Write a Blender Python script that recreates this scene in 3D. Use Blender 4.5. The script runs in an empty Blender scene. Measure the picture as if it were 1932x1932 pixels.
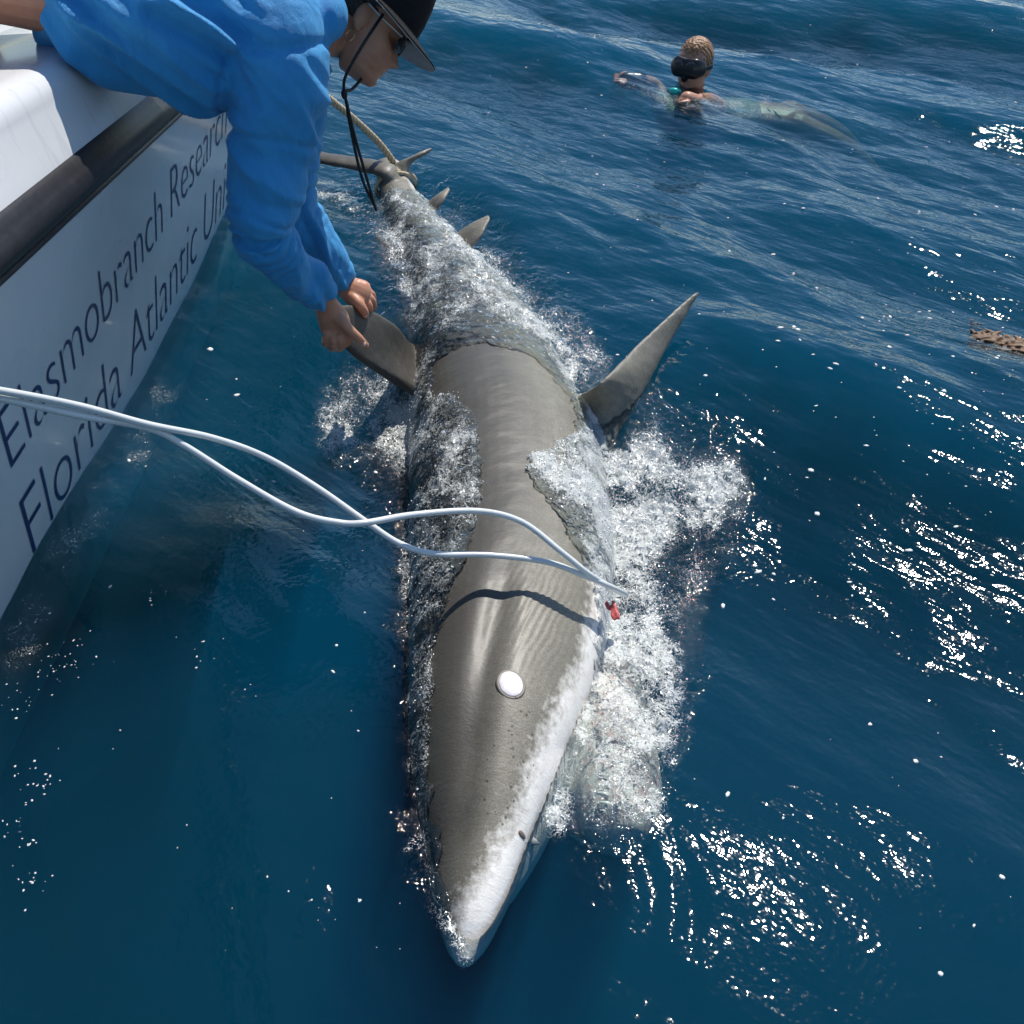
import bpy, bmesh, math, random
import numpy as np
from mathutils import Vector, Matrix
from mathutils.bvhtree import BVHTree

random.seed(7)
RNG = np.random.default_rng(11)
SC = bpy.context.scene
COL = SC.collection

# ------------------------------------------------------------------ camera
TH = math.radians(40.0); SN, CS = math.sin(TH), math.cos(TH); TF = 0.5196; CH = 1.5
cam_d = bpy.data.cameras.new('camera'); cam = bpy.data.objects.new('camera', cam_d); COL.objects.link(cam)
cam.location = (0, 0, CH); cam.rotation_euler = (math.radians(50.0), 0, 0)
cam_d.sensor_width = 36; cam_d.lens = 18.0 / TF; cam_d.clip_start = 0.02; cam_d.clip_end = 3000
SC.camera = cam

# ------------------------------------------------------------------ sky and sun
SUN_EL, SUN_AZ = math.radians(55.0), math.radians(27.0)          # azimuth measured from +Y towards +X
world = bpy.data.worlds.new('World'); SC.world = world; world.use_nodes = True
wn = world.node_tree; wn.nodes.clear()
sky = wn.nodes.new('ShaderNodeTexSky'); sky.sky_type = 'NISHITA'; sky.sun_disc = False
sky.sun_elevation = SUN_EL; sky.sun_rotation = SUN_AZ; sky.air_density = 1.0; sky.dust_density = 0.0; sky.ozone_density = 3.5
bg = wn.nodes.new('ShaderNodeBackground'); bg.inputs['Strength'].default_value = 0.115
wo = wn.nodes.new('ShaderNodeOutputWorld')
wn.links.new(sky.outputs[0], bg.inputs[0]); wn.links.new(bg.outputs[0], wo.inputs[0])
sun_d = bpy.data.lights.new('sun', 'SUN'); sun = bpy.data.objects.new('sun', sun_d); COL.objects.link(sun)
sun_d.energy = 4.6; sun_d.angle = math.radians(0.5); sun_d.color = (1.0, 0.955, 0.88)
SDIR = Vector((math.sin(SUN_AZ) * math.cos(SUN_EL), math.cos(SUN_AZ) * math.cos(SUN_EL), math.sin(SUN_EL)))
sun.rotation_euler = SDIR.to_track_quat('Z', 'Y').to_euler()

vs = SC.view_settings
vs.view_transform = 'Standard'; vs.look = 'None'; vs.exposure = 0.12; vs.gamma = 1.0; vs.use_curve_mapping = False
cy = SC.cycles
cy.max_bounces = 5; cy.diffuse_bounces = 2; cy.glossy_bounces = 2; cy.transmission_bounces = 4; cy.volume_bounces = 0
cy.transparent_max_bounces = 16; cy.use_adaptive_sampling = True; cy.adaptive_threshold = 0.025; cy.caustics_reflective = False; cy.caustics_refractive = False
cy.use_denoising = True; cy.sample_clamp_indirect = 4.0

# ------------------------------------------------------------------ pixel helpers (1932-pixel photo frame)
def ray(u, v):
    x = (u - 966) / 966 * TF; y = (966 - v) / 966 * TF
    return np.array([x, CS + y * SN, -SN + y * CS])
def P(u, v, D): return np.array([0, 0, CH]) + ray(u, v) * D
def G(u, v, z=0.0):
    d = ray(u, v); return np.array([0, 0, CH]) + d * ((z - CH) / d[2])
def proj(p):
    p = np.asarray(p, float); x, y, z = p[..., 0], p[..., 1], p[..., 2] - CH
    D = np.maximum(y * CS - z * SN, 1e-3)
    return 966 + x / D / TF * 966, 966 - (y * SN + z * CS) / D / TF * 966

# ------------------------------------------------------------------ noise
def _hash(ix, iy, seed):
    h = (ix.astype(np.int64) * 374761393 + iy.astype(np.int64) * 668265263 + seed * 974634777) & 0xffffffff
    h = ((h ^ (h >> 13)) * 1274126177) & 0xffffffff
    return (h ^ (h >> 16)) & 0xffffffff
def perlin(x, y, seed=0):
    ix, iy = np.floor(x), np.floor(y); fx, fy = x - ix, y - iy
    ux, uy = fx * fx * fx * (fx * (fx * 6 - 15) + 10), fy * fy * fy * (fy * (fy * 6 - 15) + 10)
    def g(a, b):
        an = _hash(ix + a, iy + b, seed).astype(np.float64) * (2 * math.pi / 4294967296.0)
        return np.cos(an) * (fx - a) + np.sin(an) * (fy - b)
    a = g(0, 0) * (1 - ux) + g(1, 0) * ux; b = g(0, 1) * (1 - ux) + g(1, 1) * ux
    return (a * (1 - uy) + b * uy) * 1.5
def fbm(x, y, seed=0, octs=4, gain=0.5):
    r = 0; a = 1.0; f = 1.0
    for o in range(octs):
        r = r + a * perlin(x * f, y * f, seed + o * 17); a *= gain; f *= 2.03
    return r
def sstep(a, b, x):
    t = np.clip((x - a) / (b - a), 0, 1); return t * t * (3 - 2 * t)

# ------------------------------------------------------------------ mesh helpers
def mesh_np(name, V, F, smooth=True):
    me = bpy.data.meshes.new(name)
    if isinstance(F, np.ndarray):
        V = np.asarray(V, np.float32); n = F.shape[1]
        me.vertices.add(len(V)); me.vertices.foreach_set('co', V.ravel())
        me.loops.add(F.size); me.loops.foreach_set('vertex_index', F.ravel().astype(np.int32))
        me.polygons.add(len(F)); me.polygons.foreach_set('loop_start', np.arange(0, F.size, n, dtype=np.int32))
        me.update(calc_edges=True); me.validate()
    else:
        me.from_pydata([tuple(map(float, v)) for v in V], [], [tuple(map(int, f)) for f in F]); me.update()
    if smooth: me.polygons.foreach_set('use_smooth', np.ones(len(me.polygons), bool))
    return me
def link(name, me, mat=None, parent=None):
    o = bpy.data.objects.new(name, me); COL.objects.link(o)
    if mat and me is not None: me.materials.append(mat)
    if parent: o.parent = parent
    return o
def tag(o, label, cat, group=None, kind=None):
    o['label'] = label
    if cat: o['category'] = cat
    if group: o['group'] = group
    if kind: o['kind'] = kind
    return o
def empty(name, loc):
    o = bpy.data.objects.new(name, None); COL.objects.link(o); o.location = loc; o.empty_display_size = 0.05
    return o
def adopt(o, parent):            # parent without moving (parents are unrotated empties)
    o.parent = parent; o.matrix_parent_inverse = Matrix.Translation(parent.location).inverted()
    return o
def crom(pts, n):
    P_ = np.asarray(pts, float); k = len(P_)
    if k == 2: return P_[0] + (P_[1] - P_[0]) * np.linspace(0, 1, n)[:, None]
    Q = np.vstack([2 * P_[0] - P_[1], P_, 2 * P_[-1] - P_[-2]])
    out = []
    for t in np.linspace(0, k - 1, n):
        i = min(int(t), k - 2); f = t - i
        p0, p1, p2, p3 = Q[i], Q[i + 1], Q[i + 2], Q[i + 3]
        out.append(0.5 * (2 * p1 + (p2 - p0) * f + (2 * p0 - 5 * p1 + 4 * p2 - p3) * f * f + (3 * p1 - p0 - 3 * p2 + p3) * f ** 3))
    return np.array(out)
class Geo:
    def __init__(s): s.V = []; s.F = []; s.n = 0
    def add(s, V, F):
        s.V.append(np.asarray(V, float)); s.F += [tuple(i + s.n for i in f) for f in F]; s.n += len(V)
    def mesh(s, name, smooth=True): return mesh_np(name, np.vstack(s.V), s.F, smooth)
    def tube(s, pts, radii, sub=6, n=14, ref=(0, 0, 1), caps=True):
        """swept tube; radii are numbers or (side, up) pairs, rounded ends"""
        k = (len(pts) - 1) * sub + 1
        C = crom(pts, k)
        R = np.array([(r, r) if np.isscalar(r) else r for r in radii], float)
        R = np.column_stack([np.interp(np.linspace(0, len(pts) - 1, k), range(len(pts)), R[:, j]) for j in (0, 1)])
        T = np.gradient(C, axis=0); T /= np.linalg.norm(T, axis=1)[:, None] + 1e-12
        ref = np.asarray(ref, float); B = []
        for t in T:
            b = ref - t * np.dot(ref, t)
            if np.linalg.norm(b) < 1e-3: b = np.cross(t, (1, 0.1, 0))
            b /= np.linalg.norm(b); ref = b if False else ref; B.append(b)
        B = np.array(B); A = np.cross(T, B)
        if caps:
            cc, rr, aa, bb = [], [], [], []
            for e, sg in ((0, -1), (-1, 1)):
                L = []
                for q in (0.45, 0.8, 0.97):
                    L.append((C[e] + sg * T[e] * min(R[e]) * q, R[e] * math.sqrt(1 - q * q), A[e], B[e]))
                if e == 0: L = L[::-1]; st = L
                else: en = L
            allr = st + [(C[i], R[i], A[i], B[i]) for i in range(k)] + en
        else:
            allr = [(C[i], R[i], A[i], B[i]) for i in range(k)]
        V = []; an = np.linspace(0, 2 * math.pi, n, endpoint=False)
        for c, r, a, b in allr:
            V.append(c + np.outer(np.cos(an) * r[0], a) + np.outer(np.sin(an) * r[1], b))
        m = len(allr); V = np.vstack(V); F = []
        for i in range(m - 1):
            for j in range(n):
                j2 = (j + 1) % n
                F.append((i * n + j, i * n + j2, (i + 1) * n + j2, (i + 1) * n + j))
        F.append(tuple(range(n - 1, -1, -1))); F.append(tuple((m - 1) * n + j for j in range(n)))
        s.add(V, F)
    def ellipsoid(s, c, ax, n=16, m=10):
        """ax: three vectors"""
        c = np.asarray(c, float); ax = np.asarray(ax, float); V = [c + ax[2]]
        for i in range(1, m):
            p = math.pi * i / m
            for j in range(n):
                a = 2 * math.pi * j / n
                V.append(c + math.sin(p) * (math.cos(a) * ax[0] + math.sin(a) * ax[1]) + math.cos(p) * ax[2])
        V.append(c - ax[2]); F = []
        for j in range(n): F.append((0, 1 + j, 1 + (j + 1) % n))
        for i in range(m - 2):
            for j in range(n):
                a = 1 + i * n + j; b = 1 + i * n + (j + 1) % n
                F.append((a, a + n, b + n, b))
        L = len(V) - 1; o = 1 + (m - 2) * n
        for j in range(n): F.append((L, o + (j + 1) % n, o + j))
        s.add(V, F)
    def box(s, lo, hi):
        (x0, y0, z0), (x1, y1, z1) = lo, hi
        V = [(x0, y0, z0), (x1, y0, z0), (x1, y1, z0), (x0, y1, z0), (x0, y0, z1), (x1, y0, z1), (x1, y1, z1), (x0, y1, z1)]
        s.add(V, [(0, 3, 2, 1), (4, 5, 6, 7), (0, 1, 5, 4), (1, 2, 6, 5), (2, 3, 7, 6), (3, 0, 4, 7)])
    def foil(s, lead, trail, thick, n=12, k=22):
        """fin: lead and trail are point lists from base to tip, thick = (base, tip) half thickness"""
        L = crom(lead, k); R = crom(trail, k); V = []; th = np.linspace(thick[0], thick[1], k)
        an = np.linspace(0, 2 * math.pi, n, endpoint=False)
        mid = (L + R) / 2; up = np.gradient(mid, axis=0)
        for i in range(k):
            ch = R[i] - L[i]; w = np.linalg.norm(ch) + 1e-9; c = ch / w
            nn = np.cross(c, up[i]); nn /= np.linalg.norm(nn) + 1e-9
            u = 0.5 - 0.5 * np.cos(an)
            prof = np.sign(np.sin(an)) * np.abs(np.sin(an)) ** .55 * th[i] * (1.1 - 0.55 * u)
            V.append(L[i] + np.outer(u * w, c) + np.outer(prof, nn))
        V = np.vstack(V); F = []
        for i in range(k - 1):
            for j in range(n):
                j2 = (j + 1) % n
                F.append((i * n + j, i * n + j2, (i + 1) * n + j2, (i + 1) * n + j))
        F.append(tuple(range(n - 1, -1, -1))); F.append(tuple((k - 1) * n + j for j in range(n)))
        s.add(V, F)
def remeshed(geo, voxel, smooth=4, fac=0.5):
    me = geo.mesh('tmp'); o = link('tmp', me)
    m = o.modifiers.new('r', 'REMESH'); m.mode = 'VOXEL'; m.voxel_size = voxel
    if smooth:
        m2 = o.modifiers.new('s', 'SMOOTH'); m2.factor = fac; m2.iterations = smooth
    dg = bpy.context.evaluated_depsgraph_get(); dg.update()
    r = bpy.data.meshes.new_from_object(o.evaluated_get(dg))
    bpy.data.objects.remove(o); bpy.data.meshes.remove(me)
    r.polygons.foreach_set('use_smooth', np.ones(len(r.polygons), bool))
    return r
def getV(me):
    a = np.empty(len(me.vertices) * 3, np.float32); me.vertices.foreach_get('co', a); return a.reshape(-1, 3).astype(float)
def getN(me):
    a = np.empty(len(me.vertices) * 3, np.float32); me.vertices.foreach_get('normal', a); return a.reshape(-1, 3).astype(float)
def setV(me, V): me.vertices.foreach_set('co', np.asarray(V, np.float32).ravel()); me.update()
def attr(me, name, val):
    val = np.asarray(val, np.float32)
    if val.ndim == 1:
        a = me.attributes.new(name, 'FLOAT', 'POINT'); a.data.foreach_set('value', val)
    else:
        a = me.attributes.new(name, 'FLOAT_VECTOR', 'POINT'); a.data.foreach_set('vector', val.ravel())

# ------------------------------------------------------------------ material helpers
def new_mat(name):
    m = bpy.data.materials.new(name); m.use_nodes = True; nt = m.node_tree; nt.nodes.clear()
    out = nt.nodes.new('ShaderNodeOutputMaterial'); return m, nt, out
def node(nt, typ, **kw):
    n = nt.nodes.new(typ)
    for k, v in kw.items():
        if k.startswith('i_'): n.inputs[k[2:].replace('_', ' ')].default_value = v
        else: setattr(n, k, v)
    return n
def math_n(nt, op, a, b=None, clamp=False):
    n = nt.nodes.new('ShaderNodeMath'); n.operation = op; n.use_clamp = clamp
    for i, q in enumerate((a, b)):
        if q is None: continue
        if isinstance(q, (int, float)): n.inputs[i].default_value = q
        else: nt.links.new(q, n.inputs[i])
    return n.outputs[0]
def ramp(nt, fac, stops):
    n = nt.nodes.new('ShaderNodeValToRGB'); e = n.color_ramp.elements
    while len(e) < len(stops): e.new(0.5)
    for el, (p, c) in zip(e, stops):
        el.position = p; el.color = c if len(c) == 4 else (*c, 1)
    nt.links.new(fac, n.inputs[0]); return n.outputs[0]
def mixc(nt, fac, a, b, mode='MIX'):
    n = nt.nodes.new('ShaderNodeMix'); n.data_type = 'RGBA'; n.blend_type = mode
    for i, q in ((0, fac), (6, a), (7, b)):
        if isinstance(q, (int, float)): n.inputs[i].default_value = q
        elif isinstance(q, tuple): n.inputs[i].default_value = (*q[:3], 1)
        else: nt.links.new(q, n.inputs[i])
    return n.outputs[2]
def noise_n(nt, scale, detail=4, rough=0.55, vec=None, dist=0.0, dim='3D'):
    n = nt.nodes.new('ShaderNodeTexNoise'); n.noise_dimensions = dim; n.inputs['Scale'].default_value = scale; n.inputs['Detail'].default_value = detail
    n.inputs['Roughness'].default_value = rough; n.inputs['Distortion'].default_value = dist
    if vec is not None: nt.links.new(vec, n.inputs['Vector'])
    return n.outputs['Fac']
def bump_n(nt, h, strength, dist, normal=None):
    b = nt.nodes.new('ShaderNodeBump'); b.inputs['Strength'].default_value = strength; b.inputs['Distance'].default_value = dist
    nt.links.new(h, b.inputs['Height'])
    if normal is not None: nt.links.new(normal, b.inputs['Normal'])
    return b.outputs[0]
def objvec(nt): return nt.nodes.new('ShaderNodeTexCoord').outputs['Object']
def mapv(nt, vec, scale, rot=(0, 0, 0)):
    m = nt.nodes.new('ShaderNodeMapping'); m.inputs['Scale'].default_value = scale; m.inputs['Rotation'].default_value = rot
    nt.links.new(vec, m.inputs['Vector']); return m.outputs[0]
def simple(name, col, rough=0.5, spec=0.5, var=0.12, nscale=30, bump=0.0, bscale=200, metallic=0.0, coat=0.0, sss=0.0, trans=0.0):
    m, nt, out = new_mat(name); b = node(nt, 'ShaderNodeBsdfPrincipled')
    v = objvec(nt); n = noise_n(nt, nscale, 4, 0.6, v)
    lo = tuple(c * (1 - var) for c in col); hi = tuple(min(1, c * (1 + var)) for c in col)
    nt.links.new(ramp(nt, n, [(0.3, lo), (0.7, hi)]), b.inputs['Base Color'])
    b.inputs['Roughness'].default_value = rough; b.inputs['Specular IOR Level'].default_value = spec; b.inputs['Metallic'].default_value = metallic
    b.inputs['Coat Weight'].default_value = coat; b.inputs['Coat Roughness'].default_value = 0.15
    if sss: b.inputs['Subsurface Weight'].default_value = sss; b.inputs['Subsurface Radius'].default_value = (0.012, 0.005, 0.003); b.inputs['Subsurface Scale'].default_value = 0.4
    if trans: b.inputs['Transmission Weight'].default_value = trans
    if bump: nt.links.new(bump_n(nt, noise_n(nt, bscale, 3, 0.6, v), bump, 0.002), b.inputs['Normal'])
    nt.links.new(b.outputs[0], out.inputs[0]); return m

# ------------------------------------------------------------------ shark centreline
S_ = np.array([0.0, 0.03, 0.11, 0.26, 0.42, 0.69, 1.02, 1.45, 2.02, 2.6, 3.0, 3.26])
XC = np.array([-.075, -.072, -.063, -.05, -.04, -.01, .0, -.015, -.10, -.278, -.43, -.50])
HH = np.array([.010, .034, .066, .112, .150, .205, .245, .262, .225, .14, .072, .055])
WW = np.array([.012, .045, .085, .135, .165, .20, .225, .232, .19, .115, .055, .035])
ZT = np.array([-.015, .018, .055, .10, .135, .145, .125, .12, .075, .02, .03, .05])
PHI = np.radians(np.array([16, 16, 16, 16, 16, 18, 22, 26, 24, 16, 8, 5.]))
sd = np.linspace(0, 3.26, 400)
def smooth_interp(xs, ys, w=9):
    a = np.interp(sd, xs, ys); k = np.hanning(w * 2 + 1); k /= k.sum()
    ap = np.concatenate([2 * a[0] - a[1:w + 1][::-1], a, 2 * a[-1] - a[-w - 1:-1][::-1]])
    return np.convolve(ap, k, 'valid')
cx_, hh_, ww_, zt_, ph_ = [smooth_interp(S_, q, w) for q, w in ((XC, 25), (HH, 5), (WW, 5), (ZT, 9), (PHI, 25))]
cyy = 0.722 + sd * 0.988
CL = np.column_stack([cx_, cyy, zt_ - ww_])
TT = np.gradient(CL, axis=0); TT[:, 2] = 0; TT /= np.linalg.norm(TT, axis=1)[:, None]
NN = np.column_stack([TT[:, 1], -TT[:, 0], np.zeros(400)])
Z3 = np.array([0, 0, 1.0])
DV = -np.cos(ph_)[:, None] * NN + np.sin(ph_)[:, None] * Z3
LV = np.sin(ph_)[:, None] * NN + np.cos(ph_)[:, None] * Z3
def pt(s, d, l):
    f = np.clip(s / 3.26 * 399, 0, 399); ii = [np.interp(f, range(400), A[:, j]) for A in (CL, DV, LV) for j in range(3)]
    c, dv, lv = np.array(ii[0:3]), np.array(ii[3:6]), np.array(ii[6:9])
    return c + dv * d + lv * l

def build_shark():
    g = Geo(); n = 56; V = []; an = np.linspace(0, 2 * math.pi, n, endpoint=False)
    idx = np.unique(np.concatenate([np.arange(0, 40, 1), np.arange(40, 400, 3), [399]]))
    for i in idx:
        s = sd[i]; c, sn = np.cos(an), np.sin(an)
        e = 0.92
        d = np.sign(c) * np.abs(c) ** e * hh_[i]; l = np.sign(sn) * np.abs(sn) ** e * ww_[i]
        # under side of the snout flattens, brow ridge over the eye
        sn_w = math.exp(-((s - 0.2) / 0.22) ** 2)
        d = np.where(c < 0, d * (1 - 0.12 * sn_w), d)
        ridge = 0.012 * math.exp(-((s - 0.45) / 0.3) ** 2)
        d = d + ridge * np.exp(-((an % (2 * math.pi)) ** 2) / 0.1)
        V.append(CL[i] + np.outer(d, DV[i]) + np.outer(l, LV[i]))
    m = len(idx); V = np.vstack(V); F = []
    for i in range(m - 1):
        for j in range(n):
            j2 = (j + 1) % n; F.append((i * n + j, i * n + j2, (i + 1) * n + j2, (i + 1) * n + j))
    F.append(tuple(range(n - 1, -1, -1))); F.append(tuple((m - 1) * n + j for j in range(n)))
    g.add(V, F)
    trunk_v, trunk_f = V.copy(), list(F)
    # lower jaw, hanging open, with cheeks
    g.tube([pt(.95, -.12, -.08), pt(.74, -.19, -.06), pt(.56, -.235, -.035), pt(.42, -.255, -.02), pt(.355, -.258, -.015)], [(.12, .15), (.115, .13), (.10, .115), (.088, .095), (.080, .085)], ref=(0, 0, 1), n=24)
    for sg in (1, -1):
        g.tube([pt(.84, -.10, .08 * sg - .05), pt(.68, -.15, .085 * sg - .06), pt(.50, -.19, .06 * sg - .06), pt(.38, -.22, .04 * sg - .06)], [(.10, .05), (.10, .04), (.09, .03), (.05, .02)], n=16)
    # upper lip and snout underside swelling
    g.tube([pt(.16, -.04, 0), pt(.27, -.075, 0), pt(.38, -.10, 0), pt(.6, -.10, 0)], [(.035, .075), (.045, .11), (.05, .13), (.06, .15)], n=18)
    # dorsal fin, pulled up by the hands
    g.foil([pt(1.60, .18, 0), pt(1.64, .27, .0), P(676, 680, 2.60), P(632, 632, 2.53), P(622, 590, 2.50)],
           [pt(2.00, .16, 0), pt(1.93, .24, 0), P(745, 610, 2.72), P(688, 578, 2.60), P(640, 575, 2.53)], (.03, .009), n=14)
    # left pectoral fin standing out of the water
    g.foil([G(1150, 860, -.08), P(1205, 752, 2.74), P(1262, 648, 2.84), P(1300, 582, 2.88), P(1321, 549, 2.88)],
           [G(1085, 745, -.0), P(1132, 722, 2.56), P(1198, 655, 2.71), P(1268, 590, 2.82), P(1312, 552, 2.87)], (.024, .006), n=14)
    # right pectoral, hanging below
    g.foil([pt(1.1, -.1, -.12), pt(1.3, -.2, -.3), pt(1.55, -.3, -.48)], [pt(1.42, -.14, -.12), pt(1.5, -.2, -.3), pt(1.58, -.3, -.48)], (.026, .007))
    # pelvic, anal, second dorsal
    g.foil([G(845, 455, -.04), G(885, 425, .03), G(922, 405, .06)], [G(870, 490, -.05), G(905, 452, .02), G(926, 412, .06)], (.018, .007))
    g.foil([G(792, 395, -.03), G(822, 370, .03), G(846, 353, .05)], [G(806, 418, -.04), G(835, 385, .02), G(850, 358, .05)], (.014, .007))
    g.foil([pt(2.5, .08, 0), pt(2.62, .14, 0), pt(2.74, .18, 0)], [pt(2.72, .06, 0), pt(2.76, .10, 0), pt(2.78, .17, 0)], (.014, .007))
    # tail: long upper lobe to the boat side, short lower lobe
    g.tube([pt(3.1, 0, 0), G(735, 325, .05), G(690, 312, .06), G(620, 300, .07), G(545, 284, .075), G(505, 276, .07)],
           [(.045, .03), (.050, .024), (.050, .020), (.045, .016), (.036, .013), (.02, .008)], n=16)
    g.foil([pt(3.05, -.04, 0), G(772, 312, .06), G(800, 293, .09), G(817, 281, .10)], [pt(3.2, .03, 0), G(752, 306, .06), G(780, 293, .09), G(810, 281, .10)], (.028, .008))
    me = remeshed(g, 0.0050, 6)
    V = getV(me); N = getN(me)
    # body coordinates of every vertex
    near = np.empty(len(V), int)
    for a in range(0, len(V), 20000):
        q = V[a:a + 20000, 1][:, None] - CL[None, :, 1]; q2 = V[a:a + 20000, 0][:, None] - CL[None, :, 0]
        near[a:a + 20000] = np.argmin(q * q + q2 * q2 * 0.15, axis=1)
    R = V - CL[near]; s = sd[near] + (R * TT[near]).sum(1).clip(-.02, .02); d = (R * DV[near]).sum(1); l = (R * LV[near]).sum(1)
    # gill slits and loose skin folds
    disp = np.zeros(len(V))
    for k in range(5):
        c0 = 1.02 + 0.062 * k + 0.18 * (d + 0.05) ** 2 * 4
        w = sstep(-.21, -.16, d) * (1 - sstep(.0, .05, d)) * (l > 0)
        q = s - c0
        disp += w * (-0.006 * np.exp(-(q / 0.007) ** 2) + 0.0028 * np.exp(-((q + 0.018) / 0.014) ** 2)) * (0.6 + 0.6 * perlin(d * 14, s * 3, 8))
    wz = np.exp(-((s - .66) / .16) ** 2) * np.exp(-((d + .02) / .07) ** 2) * (l > 0)      # creases behind the eye
    disp += 0.0009 * wz * np.sin((d + .25 * (s - .6)) * 420 + 2.5 * fbm(s * 12, d * 12, 33, 2))
    disp += 0.0016 * fbm(s * 16 + 3 + d * 6, d * 9, 3, 3) * sstep(.5, .9, s)
    # dished band between brow ridge and back, along the snout
    disp -= 0.017 * np.exp(-((d - 0.065) / 0.032) ** 2) * sstep(.08, .2, s) * (1 - sstep(.55, .9, s)) * (l > 0)
    setV(me, V + N * disp[:, None])
    return me, s, d, l, BVHTree.FromPolygons([tuple(v) for v in trunk_v], trunk_f)

shark_me, sh_s, sh_d, sh_l, trunk_bvh = build_shark()
SHV = getV(shark_me)
shark_bvh = BVHTree.FromPolygons([tuple(v) for v in SHV], [tuple(p.vertices) for p in shark_me.polygons])
def hit(u, v):
    d = Vector(ray(u, v)).normalized(); loc, nor, fi, dist = shark_bvh.ray_cast(Vector((0, 0, CH)), d)
    return loc, nor, fi
def hit_sd(u, v):
    loc, nor, fi = hit(u, v)
    if fi is None: return None
    ii = list(shark_me.polygons[fi].vertices); return sh_s[ii].mean(), sh_d[ii].mean()

# white belly edge, measured on the photograph, kept as d(s) on the body
edge = [hit_sd(*q) for q in ((905, 1745), (918, 1690), (940, 1640), (958, 1590), (985, 1545), (1005, 1470), (1030, 1400), (1062, 1335), (1105, 1255))]
edge = sorted([e for e in edge if e is not None])
es = np.array([e[0] for e in edge] + [1.0, 1.5, 3.3]); ed = np.array([e[1] for e in edge] + [-.13, -.15, -.05])
belly = np.interp(sh_s, es, ed) - sh_d
hs_, ws_ = np.interp(sh_s, sd, hh_), np.interp(sh_s, sd, ww_)
isfin = ((sh_d / hs_) ** 2 + (sh_l / ws_) ** 2 > 1.22) & (sh_s > 1.0)
belly = np.where(isfin, -.05, belly) + .035 * np.exp(-(sh_s / .13) ** 2)
attr(shark_me, 'belly', belly)
attr(shark_me, 'sdl', np.column_stack([sh_s, sh_d, sh_l]))
jaw = sstep(.15, .19, -sh_d) * (1 - sstep(.62, .75, sh_s)) * sstep(.25, .3, sh_s)
attr(shark_me, 'jaw', jaw)
pits = np.exp(-((sh_s - .30) / .11) ** 2) * np.exp(-((sh_d + .005) / .045) ** 2) * (sh_l > 0)
attr(shark_me, 'pits', pits)

def shark_material():
    m, nt, out = new_mat('wet_shark_skin'); b = node(nt, 'ShaderNodeBsdfPrincipled')
    at = lambda nm: node(nt, 'ShaderNodeAttribute', attribute_name=nm)
    sdl = at('sdl').outputs['Vector']; belly = at('belly').outputs['Fac']; jaw = at('jaw').outputs['Fac']; pit = at('pits').outputs['Fac']
    n1 = noise_n(nt, 5, 5, 0.6, sdl); n2 = noise_n(nt, 55, 4, 0.7, sdl); n3 = noise_n(nt, 330, 3, 0.75, sdl)
    band = noise_n(nt, 1.0, 5, 0.65, mapv(nt, sdl, (34, 5, 5)), 0.4)
    base = ramp(nt, n1, [(0.25, (.19, .178, .145)), (0.55, (.265, .248, .20)), (0.8, (.31, .29, .235))])
    base = mixc(nt, math_n(nt, 'MULTIPLY', band, 0.5), base, (.36, .335, .285))
    base = mixc(nt, ramp(nt, n3, [(.40, (.75,) * 3), (.62, (0,) * 3)]), base, (.13, .12, .095))
    base = mixc(nt, ramp(nt, n2, [(.35, (.5,) * 3), (.6, (0,) * 3)]), base, (.155, .14, .105))
    sx = nt.nodes.new('ShaderNodeSeparateXYZ'); nt.links.new(sdl, sx.inputs[0])
    bk = math_n(nt, 'MULTIPLY', math_n(nt, 'ADD', math_n(nt, 'ADD', sx.outputs[1], math_n(nt, 'MULTIPLY', math_n(nt, 'SUBTRACT', n1, 0.5), 0.10)), 0.012), 9.5, True)
    base = mixc(nt, math_n(nt, 'MULTIPLY', bk, 0.86), base, (.042, .038, .032))
    # white underside with blotched edge
    e = math_n(nt, 'ADD', belly, math_n(nt, 'MULTIPLY', math_n(nt, 'SUBTRACT', n2, 0.5), 0.075))
    e = math_n(nt, 'ADD', e, math_n(nt, 'MULTIPLY', math_n(nt, 'SUBTRACT', n1, 0.5), 0.06))
    we = math_n(nt, 'MULTIPLY', math_n(nt, 'ADD', e, 0.032), 24, True)
    white = ramp(nt, n2, [(0.3, (.80, .74, .68)), (0.55, (.88, .85, .80))])
    c = mixc(nt, we, base, white)
    c = mixc(nt, math_n(nt, 'MULTIPLY', jaw, 0.7), c, ramp(nt, n2, [(0.38, (.50, .24, .22)), (0.52, (.70, .63, .58))]))
    vo = node(nt, 'ShaderNodeTexVoronoi'); vo.inputs['Scale'].default_value = 62; nt.links.new(sdl, vo.inputs['Vector'])
    dot = math_n(nt, 'MULTIPLY', math_n(nt, 'LESS_THAN', vo.outputs['Distance'], 0.17), math_n(nt, 'GREATER_THAN', pit, 0.35))
    c = mixc(nt, math_n(nt, 'MULTIPLY', dot, 0.75), c, (.03, .03, .025))
    nt.links.new(c, b.inputs['Base Color'])
    b.inputs['Roughness'].default_value = 0.5; b.inputs['Specular IOR Level'].default_value = 0.4
    b.inputs['Coat Weight'].default_value = 0.10; b.inputs['Coat Roughness'].default_value = 0.3
    wr = noise_n(nt, 1.0, 3, 0.6, mapv(nt, sdl, (120, 45, 45), (0, 0, 0.5)), 0.9)
    nb = bump_n(nt, wr, 0.30, 0.003); nb = bump_n(nt, n3, 0.4, 0.001, nb); nt.links.new(nb, b.inputs['Normal'])
    nt.links.new(b.outputs[0], out.inputs[0]); return m
M_shark = shark_material()

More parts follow.
